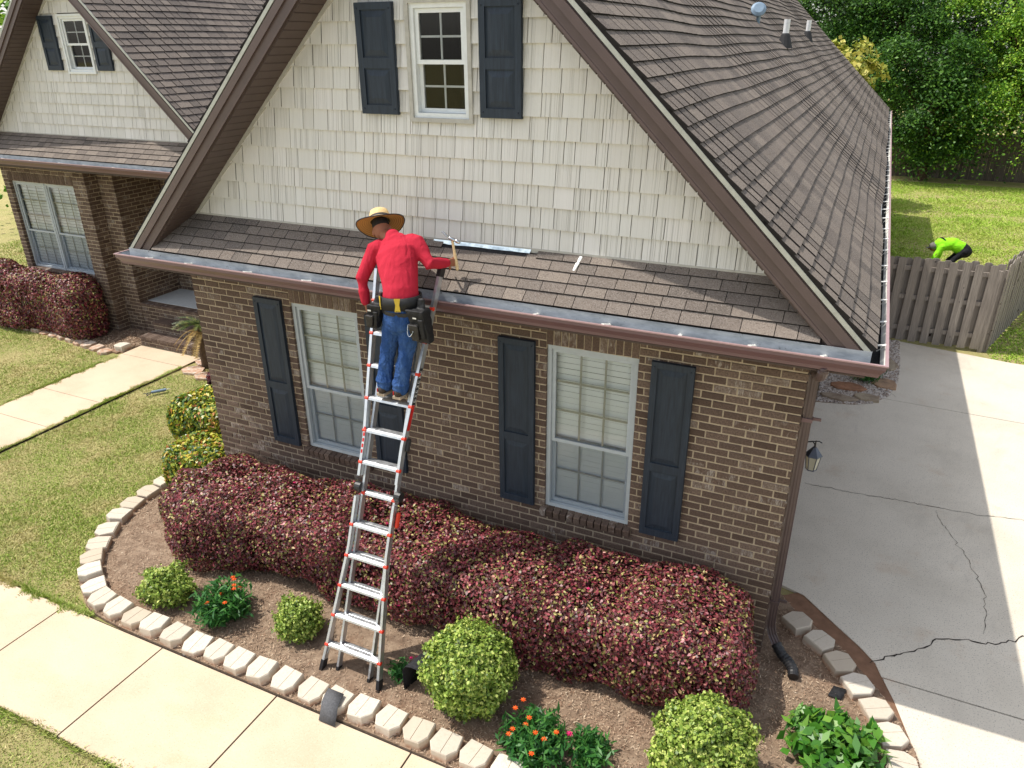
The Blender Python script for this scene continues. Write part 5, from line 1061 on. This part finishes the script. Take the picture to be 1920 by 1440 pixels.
# ------------------------------------------------------------------ people
def soft(name, mb, mat, parent, vox=.008, smooth=3, folds=0.0, fsize=.07, kind=None):
    o = part(name, mb, mat, parent, True); r_ = o.modifiers.new('remesh', 'REMESH'); r_.mode = 'VOXEL'; r_.voxel_size = vox; r_.use_smooth_shade = True
    if smooth: s_ = o.modifiers.new('smooth', 'SMOOTH'); s_.factor = .5; s_.iterations = smooth
    if folds:
        tx = bpy.data.textures.new(name+'_folds', 'CLOUDS'); tx.noise_scale = fsize; tx.noise_depth = 2; d = o.modifiers.new('folds', 'DISPLACE'); d.texture = tx; d.strength = folds; d.mid_level = .5; d.texture_coords = 'GLOBAL'
    return o
def hand(m, W, f, n, curl, side, sc=1.0, spread=.02):
    W, f, n = Vector(W), Vector(f).normalized(), Vector(n).normalized(); n = (n-f*n.dot(f)).normalized(); s_ = f.cross(n)
    m.limb([W-f*.02, W+f*.03*sc, W+f*.08*sc], [(.026*sc, .02*sc), (.038*sc, .017*sc), (.04*sc, .015*sc)], 12, tuple(n))
    for i, l in enumerate((.9, 1.0, .95, .78)):
        p = W+f*.082*sc+s_*(i-1.5)*spread*sc*side; pts = [p-f*.01]; th = curl*.35
        for sg in (.042, .028, .022): p = p+(f*math.cos(th)+n*math.sin(th))*sg*l*sc; pts.append(p.copy()); th += curl
        m.limb(pts, [.0098*sc, .0095*sc, .0088*sc, .0075*sc], 8)
    p = W+f*.028*sc-s_*.036*sc*side; pts = [p, p+(f*.5-s_*.6*side+n*.35)*.04*sc, p+(f*.9-s_*.45*side+n*.9)*.06*sc, p+(f*1.1-s_*.1*side+n*1.5)*.068*sc]; m.limb(pts, [.013*sc, .012*sc, .0105*sc, .008*sc], 8)

man = thing('person', 'worker in red shirt, jeans and straw hat standing on the ladder holding a hammer', 'person', (.51, -.93, 2.60))
V = Vector
LS, LE, LW_ = V((.255, -.665, 3.905)), V((.175, -.80, 3.66)), V((.215, -.83, 3.445))
RS, RE, RW = V((.655, -.60, 3.985)), V((.82, -.66, 3.835)), V((.885, -.455, 3.80))
HC = V((.245, -.53, 4.065)); NK = V((.36, -.60, 4.02)); HN = V((-.42, .50, .755)).normalized()
# body: one continuous figure
m = MB(); ty = (0, 1, 0)
m.limb([(.62, -.865, 3.36), (.62, -.855, 3.47), (.61, -.835, 3.6), (.55, -.76, 3.78), (.475, -.675, 3.92), (.445, -.63, 3.985)], [(.135, .09), (.14, .09), (.13, .088), (.15, .095), (.17, .095), (.13, .07)], 16, ty)
m.limb([(.445, -.635, 3.98), NK, HC+V((.02, -.01, -.03))], [.062, .056, .054], 14)
hr = HN.to_track_quat('Z', 'Y').to_matrix(); m.ball(HC+HN*.01, (.076, .098, .115), 18, 12, hr)
fwd = (V((-.25, .85, -.45))-HN*V((-.25, .85, -.45)).dot(HN)).normalized(); sd_ = fwd.cross(HN)
m.ball(HC+fwd*.075-HN*.055, (.045, .045, .05), 12, 8); m.limb([HC+fwd*.095+HN*.0, HC+fwd*.118-HN*.03], [.010, .014], 8)   # jaw and nose
for sg in (-1, 1): m.ball(HC+sd_*sg*.079-HN*.015, (.014, .03, .034), 10, 8, hr)                                       # ears
m.limb([LS, LE, LW_], [.045, .035, .026], 12); m.limb([RS, RE, RW], [.045, .035, .027], 12)
hand(m, LW_, (.12, .1, -1), (.8, .5, 0), .5, 1); hand(m, RW, (.3, .9, -.12), (-.75, .35, .0), 1.15, 1, 1.02, .021)
for hp, kn, an, ft in ((V((.545, -.865, 3.36)), V((.46, -.885, 3.02)), V((.425, -.94, 2.68)), V((.42, -.80, 2.63))), (V((.70, -.865, 3.36)), V((.655, -.885, 3.03)), V((.60, -.94, 2.67)), V((.60, -.80, 2.63)))):
    m.limb([hp, kn, an], [.075, .052, .036], 12); m.limb([an, ft], [.034, .03], 10)
soft('body', m, 'skin', man, .006, 2)
# eyes and hair
m = MB()
for sg in (-1, 1): m.ball(HC+fwd*.088+sd_*sg*.032+HN*.012, .011, 8, 6)
part('eyes', m, 'white_print', man, True)
m = MB(); m.ball(HC+HN*.045-fwd*.008, (.080, .101, .088), 18, 12, hr); soft('hair', m, 'dark_hair', man, .006, 1)
# shirt
m = MB(); m.limb([(.618, -.852, 3.545), (.612, -.838, 3.62), (.585, -.80, 3.70), (.54, -.745, 3.80), (.485, -.685, 3.90), (.455, -.645, 3.975)], [(.176, .136), (.168, .132), (.182, .136), (.208, .142), (.216, .134), (.15, .095)], 20, ty)
m.limb([LS+V((.05, 0, .02)), LS, (LS+LE)/2+V((0, -.01, 0)), LE, (LE+LW_)/2, LW_+V((0, 0, .01))], [.084, .082, .068, .06, .052, .042], 14)
m.limb([RS+V((-.05, 0, .0)), RS, (RS+RE)/2, RE, (RE+RW)/2, RW-V((.005, .015, 0))], [.088, .085, .072, .06, .052, .042], 14)
m.limb([(.45, -.645, 3.97), (.425, -.62, 4.03)], [.11, .072], 14); soft('shirt', m, 'red_shirt', man, .007, 6, .009, .16)
# jeans
m = MB(); m.limb([(.625, -.862, 3.49), (.622, -.87, 3.42), (.622, -.875, 3.34)], [(.168, .125), (.175, .135), (.172, .135)], 18, ty)
for P in ([(.545, -.872, 3.37), (.505, -.878, 3.2), (.46, -.885, 3.03), (.438, -.915, 2.86), (.43, -.938, 2.70)], [(.70, -.872, 3.37), (.685, -.878, 3.2), (.655, -.885, 3.03), (.625, -.915, 2.86), (.605, -.938, 2.69)]):
    m.limb(P, [.1, .09, .076, .074, .074], 14); e = V(P[-1]); m.tube([e+V((0, 0, .09)), e+V((0, 0, .05)), e+V((0, 0, .03)), e], [.07, .083, .072, .08], 14)
soft('jeans', m, 'denim', man, .008, 3, .02, .06)
# shoes
for x in (.425, .602):
    m = MB(); m.limb([(x, -.985, 2.665), (x, -.93, 2.675), (x+.005, -.84, 2.655), (x+.01, -.755, 2.64)], [(.042, .042), (.044, .05), (.046, .036), (.042, .026)], 12); o = soft('shoe', m, 'shoe', man, .006, 2)
    m = MB(); P = [(x-.042, -1.02), (x+.042, -1.02), (x+.05, -.9), (x+.056, -.80), (x+.03, -.715), (x-.02, -.715), (x-.046, -.80), (x-.045, -.9)]; m.prism([(a, b, 0) for a, b in P], (0, 0, 2.612), (0, 0, 2.638)); part('sole', m, 'shoe_sole', o)
    m = MB(); m.box(x-.03, x-.022, -1.027, -1.02, 2.655, 2.69); part('tab', m, 'sticker_red', o)
# tool belt: wide band, yellow straps, two pouches
m = MB(); n_ = 28; V_ = []
for z, gr in ((3.475, .012), (3.585, .012)):
    for r_ in (0, .012):
        for k in range(n_): a = 6.283*k/n_; cx, cy = (.622, -.86) if z < 3.5 else (.615, -.848); V_.append((cx+(.176+gr+r_)*math.cos(a), cy+(.136+gr+r_)*math.sin(a), z+.012*math.cos(a)))
f = []
for k in range(n_): q = (k+1) % n_; f += [(n_+k, n_+q, 3*n_+q, 3*n_+k), (q, k, 2*n_+k, 2*n_+q), (k, q, n_+q, n_+k), (2*n_+q, 2*n_+k, 3*n_+k, 3*n_+q)]
m.add(V_, f); belt = part('tool_belt', m, 'black_nylon', man, True)
def strap(a0, wd, name, mat, z0=3.47, z1=3.592, r_=.028):
    m = MB(); V_ = []
    for z, fl_ in ((z0, 1.15), (z0*.5+z1*.5, .75), (z1, 1.2)):
        for da in (-wd*fl_, wd*fl_): a = a0+da; V_.append((.618+(.176+r_)*math.cos(a), -.854+(.136+r_)*math.sin(a), z+.012*math.cos(a)))
    m.add(V_, [(0, 1, 3, 2), (2, 3, 5, 4)]); m.add([(x, y-.003, z) for x, y, z in V_], [(2, 3, 1, 0), (4, 5, 3, 2)]); part(name, m, mat, belt)
strap(-1.25, .12, 'yellow_strap', 'yellow_strap'); strap(-2.35, .09, 'yellow_strap', 'yellow_strap')
m = MB(); m.tube([(.622+.182*math.cos(a), -.862+.14*math.sin(a), 3.437) for a in [k*6.283/24 for k in range(25)]], [(.004, .019)]*25, 8, cap=False); part('leather_belt', m, 'black_leather', man)
def sack(m, c, w_, d_, h, tilt=.0, flare=1.25):
    A = [(-1, -1), (1, -1), (1, 1), (-1, 1)]; c = V(c)
    m.hexa([c+V((x*w_*.5*(.8 if z < 0 else flare*.9)+tilt*z*h, y*d_*.5*(.75 if z < 0 else flare), z*h*.5)) for z in (-1, 1) for x, y in A])
def pouch(c, w_, d_, h, name, tilt=.0):
    c = V(c); m = MB(); sack(m, c, w_, d_, h, tilt); m.limb([c+V((tilt*h*.4, d_*.1, h*.45)), c+V((tilt*h*.6+.01, d_*.25, h*.75))], [(w_*.3, d_*.18), (w_*.25, d_*.14)], 10, ty); o = soft(name, m, 'black_nylon', belt, .008, 5, .016, .045)
    m = MB(); sack(m, c+V((-w_*.18, -d_*.55, -h*.16)), w_*.55, d_*.5, h*.5, tilt*.5, 1.3); soft('pocket', m, 'black_leather', o, .007, 3, .01, .03)
    m = MB(); sack(m, c+V((w_*.26, -d_*.5, -h*.05)), w_*.34, d_*.4, h*.6, tilt*.5, 1.1); soft('pocket', m, 'black_nylon', o, .007, 3, .01, .03)
    m = MB(); q = c+V((-w_*.1, -d_*.72, h*.30)); m.box(q.x-.018, q.x+.018, q.y-.005, q.y, q.z-.007, q.z+.007); part('buckle', m, 'chrome', o); return o
pouch((.385, -.925, 3.375), .13, .10, .23, 'pouch', .12); pr_ = pouch((.865, -.92, 3.35), .155, .12, .30, 'pouch', -.12)
m = MB(); m.tube(smooth_curve([(.775, -1.0, 3.37), (.775, -1.02, 3.30), (.80, -1.03, 3.27), (.83, -1.02, 3.31), (.835, -1.0, 3.36)], 4), .004, 6); part('hammer_loop', m, 'chrome', pr_)
# straw hat
HM = Matrix.Translation(HC+HN*.075) @ HN.to_track_quat('Z', 'Y').to_matrix().to_4x4()
hat = part('straw_hat', (lambda m: (m.lathe([(.098, .0), (.1, .02), (.093, .07), (.082, .105), (.062, .118), (.03, .108), (.001, .098)], 28, HM), m)[1])(MB()), 'straw', man, True)
def brim(m, z0, flip):
    seg = 40; V_ = []; rad = [.09, .12, .15, .18, .205, .222]
    for i, r_ in enumerate(rad):
        for k in range(seg):
            a = 6.283*k/seg; dr_ = -.030*((r_-.09)/.13)**1.6+.024*math.cos(2*a+.3)*((r_-.09)/.13)**2; V_.append(HM @ V((r_*math.cos(a), r_*math.sin(a), z0+dr_)))
    f = [(i*seg+k, i*seg+(k+1) % seg, (i+1)*seg+(k+1) % seg, (i+1)*seg+k) for i in range(len(rad)-1) for k in range(seg)]; m.add(V_, [q[::-1] for q in f] if flip else f); return V_[-seg:]
m = MB(); brim(m, .004, False); part('brim_top', m, 'straw', hat, True)
m = MB(); edge = brim(m, .0, True); 
me = m.mesh('brim_under', 'straw_under', True); iM = HM.inverted(); me.transform(iM); o = bpy.data.objects.new('brim_under', me); COL.objects.link(o); o.parent = hat; o.matrix_basis = HM
m = MB(); m.tube(edge+[edge[0]], .005, 6, cap=False); part('brim_binding', m, 'hat_band', hat)
m = MB(); m.lathe([(.1, .004), (.1025, .008), (.1015, .040), (.098, .042)], 28, HM); o = part('hat_band', m, 'hat_band', hat, True)
m = MB()
for k in range(5):
    a = -2.2+k*.13; A = [HM @ V((.1045*math.cos(a+d), .1045*math.sin(a+d), z)) for d, z in ((0, .012), (.09, .02), (.1, .034), (.03, .028))]; m.add(A, [(0, 1, 2, 3)])
part('band_print', m, 'band_blue', o)
m = MB(); m.tube([HC+sd_*.085-HN*.0+fwd*.01, HC+sd_*.07-HN*.09+fwd*.03, HC-HN*.125+fwd*.045, HC-sd_*.07-HN*.09+fwd*.03, HC-sd_*.085+fwd*.01], .003, 6); part('chin_cord', m, 'hat_band', hat)
# hammer in the right hand
hc = V((.925, -.372, 3.80)); up_ = V((-.17, .03, .985)).normalized(); ham = thing('claw_hammer', 'claw hammer with pale wooden handle held over the skirt roof', 'hammer', tuple(hc))
m = MB(); m.limb([hc-up_*.075, hc-up_*.02, hc+up_*.08, hc+up_*.20], [(.014, .017), (.015, .019), (.011, .014), (.010, .014)], 10); part('handle', m, 'hammer_wood', ham, True)
ht = hc+up_*.20; ax_ = V((.85, .15, -.32)).normalized(); m = MB(); m.limb([ht-ax_*.02, ht+ax_*.02], [.017, .017], 10); m.limb([ht+ax_*.02, ht+ax_*.045], [.012, .012], 10); m.limb([ht+ax_*.045, ht+ax_*.066], [.018, .018], 12)
for sg in (-1, 1): m.limb([ht-ax_*.02, ht-ax_*.06+V((0, sg*.006, .012)), ht-ax_*.10+V((0, sg*.013, .030))], [(.013, .008), (.011, .006), (.006, .004)], 8)
part('hammer_head', m, 'chrome', ham, True)

# second person bending over the back lawn
mx, my = 6.45, 15.3
p2 = thing('person', 'worker in neon green shirt bending over the lawn behind the fence', 'person', (mx+.2, my, 0))
m = MB(); hip, sh = V((mx+.27, my, .79)), V((mx-.22, my, .86)); m.limb([hip, (hip+sh)/2+V((0, 0, .07)), sh], [.13, .13, .14], 14); hd = V((mx-.40, my-.03, .79)); m.limb([sh, hd], [.06, .055], 10); m.ball(hd, (.10, .085, .105), 14, 10); m.limb([hd+V((-.09, 0, -.02)), hd+V((-.115, 0, -.045))], [.012, .014], 8)
for sg, e, h_ in ((-1, V((mx-.34, my-.22, .60)), V((mx-.42, my-.18, .37))), (1, V((mx-.2, my+.2, .58)), V((mx-.38, my+.12, .36)))):
    m.limb([sh+V((0, sg*.16, -.03)), e, h_], [.05, .04, .03], 10); hand(m, h_, (-.2, 0, -1), (1, 0, 0), .5, 1)
for sg in (-1, 1): m.limb([hip+V((0, sg*.09, -.03)), V((mx+.03, my+sg*.14, .46)), V((mx+.28, my+sg*.13, .10))], [.085, .06, .045], 12); m.limb([V((mx+.28, my+sg*.13, .06)), V((mx+.08, my+sg*.14, .05))], [.045, .04], 10)
soft('body', m, 'skin', p2, .01, 2)
m = MB(); m.limb([hip+V((-.06, 0, .02)), (hip+sh)/2+V((0, 0, .075)), sh+V((-.03, 0, 0))], [.165, .162, .165], 16)
for sg, e in ((-1, V((mx-.34, my-.22, .60))), (1, V((mx-.2, my+.2, .58)))): m.limb([sh+V((0, sg*.13, -.02)), e+V((-.03, 0, -.09))], [.085, .06], 12)
soft('shirt', m, 'neon_shirt', p2, .012, 3, .03, .1)
m = MB(); m.limb([hip+V((-.05, 0, .02)), hip+V((.05, 0, -.05))], [.16, .155], 14)
for sg in (-1, 1): m.limb([hip+V((.02, sg*.09, -.05)), V((mx+.03, my+sg*.14, .46)), V((mx+.28, my+sg*.13, .12))], [.12, .09, .07], 12)
soft('trousers', m, 'black_cloth', p2, .012, 2, .02, .1)
for sg in (-1, 1): m = MB(); m.limb([V((mx+.32, my+sg*.13, .05)), V((mx+.06, my+sg*.14, .04))], [(.05, .045), (.05, .035)], 10); soft('shoe', m, 'shoe', p2, .01, 1)
m = MB(); m.ball(hd+V((-.0, 0, .025)), (.112, .098, .10), 14, 10); m.limb([hd+V((-.08, 0, .0)), hd+V((-.16, 0, -.035))], [(.075, .012), (.06, .008)], 12); soft('cap', m, 'camo_cap', p2, .008, 1)
m = MB(); m.tube(smooth_curve([sh+V((.05, -.1, .13)), sh+V((-.03, -.02, .175)), sh+V((-.09, .04, .13))], 5), .022, 8); part('neck_strap', m, 'black_cloth', p2)

# ------------------------------------------------------------------ odds and ends left lying about
cg = thing('caulking_gun', 'grey caulking gun with pale tube lying on the front lawn', 'caulking gun', (-6.62, 1.9, 0)); c = V((-6.62, 1.9, .03)); d = V((.55, .75, 0)).normalized(); s_ = V((-d.y, d.x, 0))
m = MB(); m.tube([c, c+d*.24], .026, 12); part('cartridge', m, 'vent_blue', cg); m = MB(); m.tube([c+d*.24, c+d*.25, c+d*.31], [.02, .01, .004], 8); part('nozzle', m, 'caulk_white', cg)
m = MB(); m.tube([c-d*.14, c], .005, 6); m.tube([c-d*.0, c-d*.03-s_*.06, c-d*.08-s_*.11], .008, 6); m.tube([c-d*.04, c-d*.09-s_*.06], .007, 6); m.tube([c+s_*.027, c+d*.24+s_*.027], .005, 6); m.tube([c-s_*.027, c+d*.24-s_*.027], .005, 6); part('gun_frame', m, 'lantern_metal', cg)
def sheet(name, rows, mat, label):
    m = MB(); n_ = len(rows[0]); V_ = [V(p) for r_ in rows for p in r_]; f = [(i*n_+k, i*n_+k+1, (i+1)*n_+k+1, (i+1)*n_+k) for i in range(len(rows)-1) for k in range(n_-1)]; m.add(V_, f); me = m.mesh(name, mat, True); o = bpy.data.objects.new(name, me); COL.objects.link(o); q = o.modifiers.new('thick', 'SOLIDIFY'); q.thickness = .004; return tag(o, label, 'roofing scrap')
sheet('shingle_scrap', [[(.44+x, -2.26, .128), (.46+x, -2.34, .130), (.485+x, -2.42, .126), (.50+x, -2.455, .09), (.515+x, -2.52, .012)] for x in (0, .09, .18)], 'felt_grey', 'bent grey shingle scrap draped over one pale edging block')
prof = [(0, 0, .0), (-.005, .0, .14), (.0, .0, .24), (.03, .0, .295), (.09, .0, .318), (.16, .0, .33), (.24, .0, .335)]
sheet('felt_sheet', [[(1.04+a*1.15+t*.05, -1.90+t*.2-.15*a, b*1.12) for a, _, b in prof] for t in (0, .5, 1.0)], 'felt_black', 'curled black roofing sheet leaning against the round boxwood')
sheet('felt_scrap', [[(4.70+x+y*.3, -.32+y, .03+.004*k) for k, y in enumerate((0, .07, .14))] for x in (0, .06, .12)], 'felt_black', 'small flat black scrap lying on mulch by the downspout')
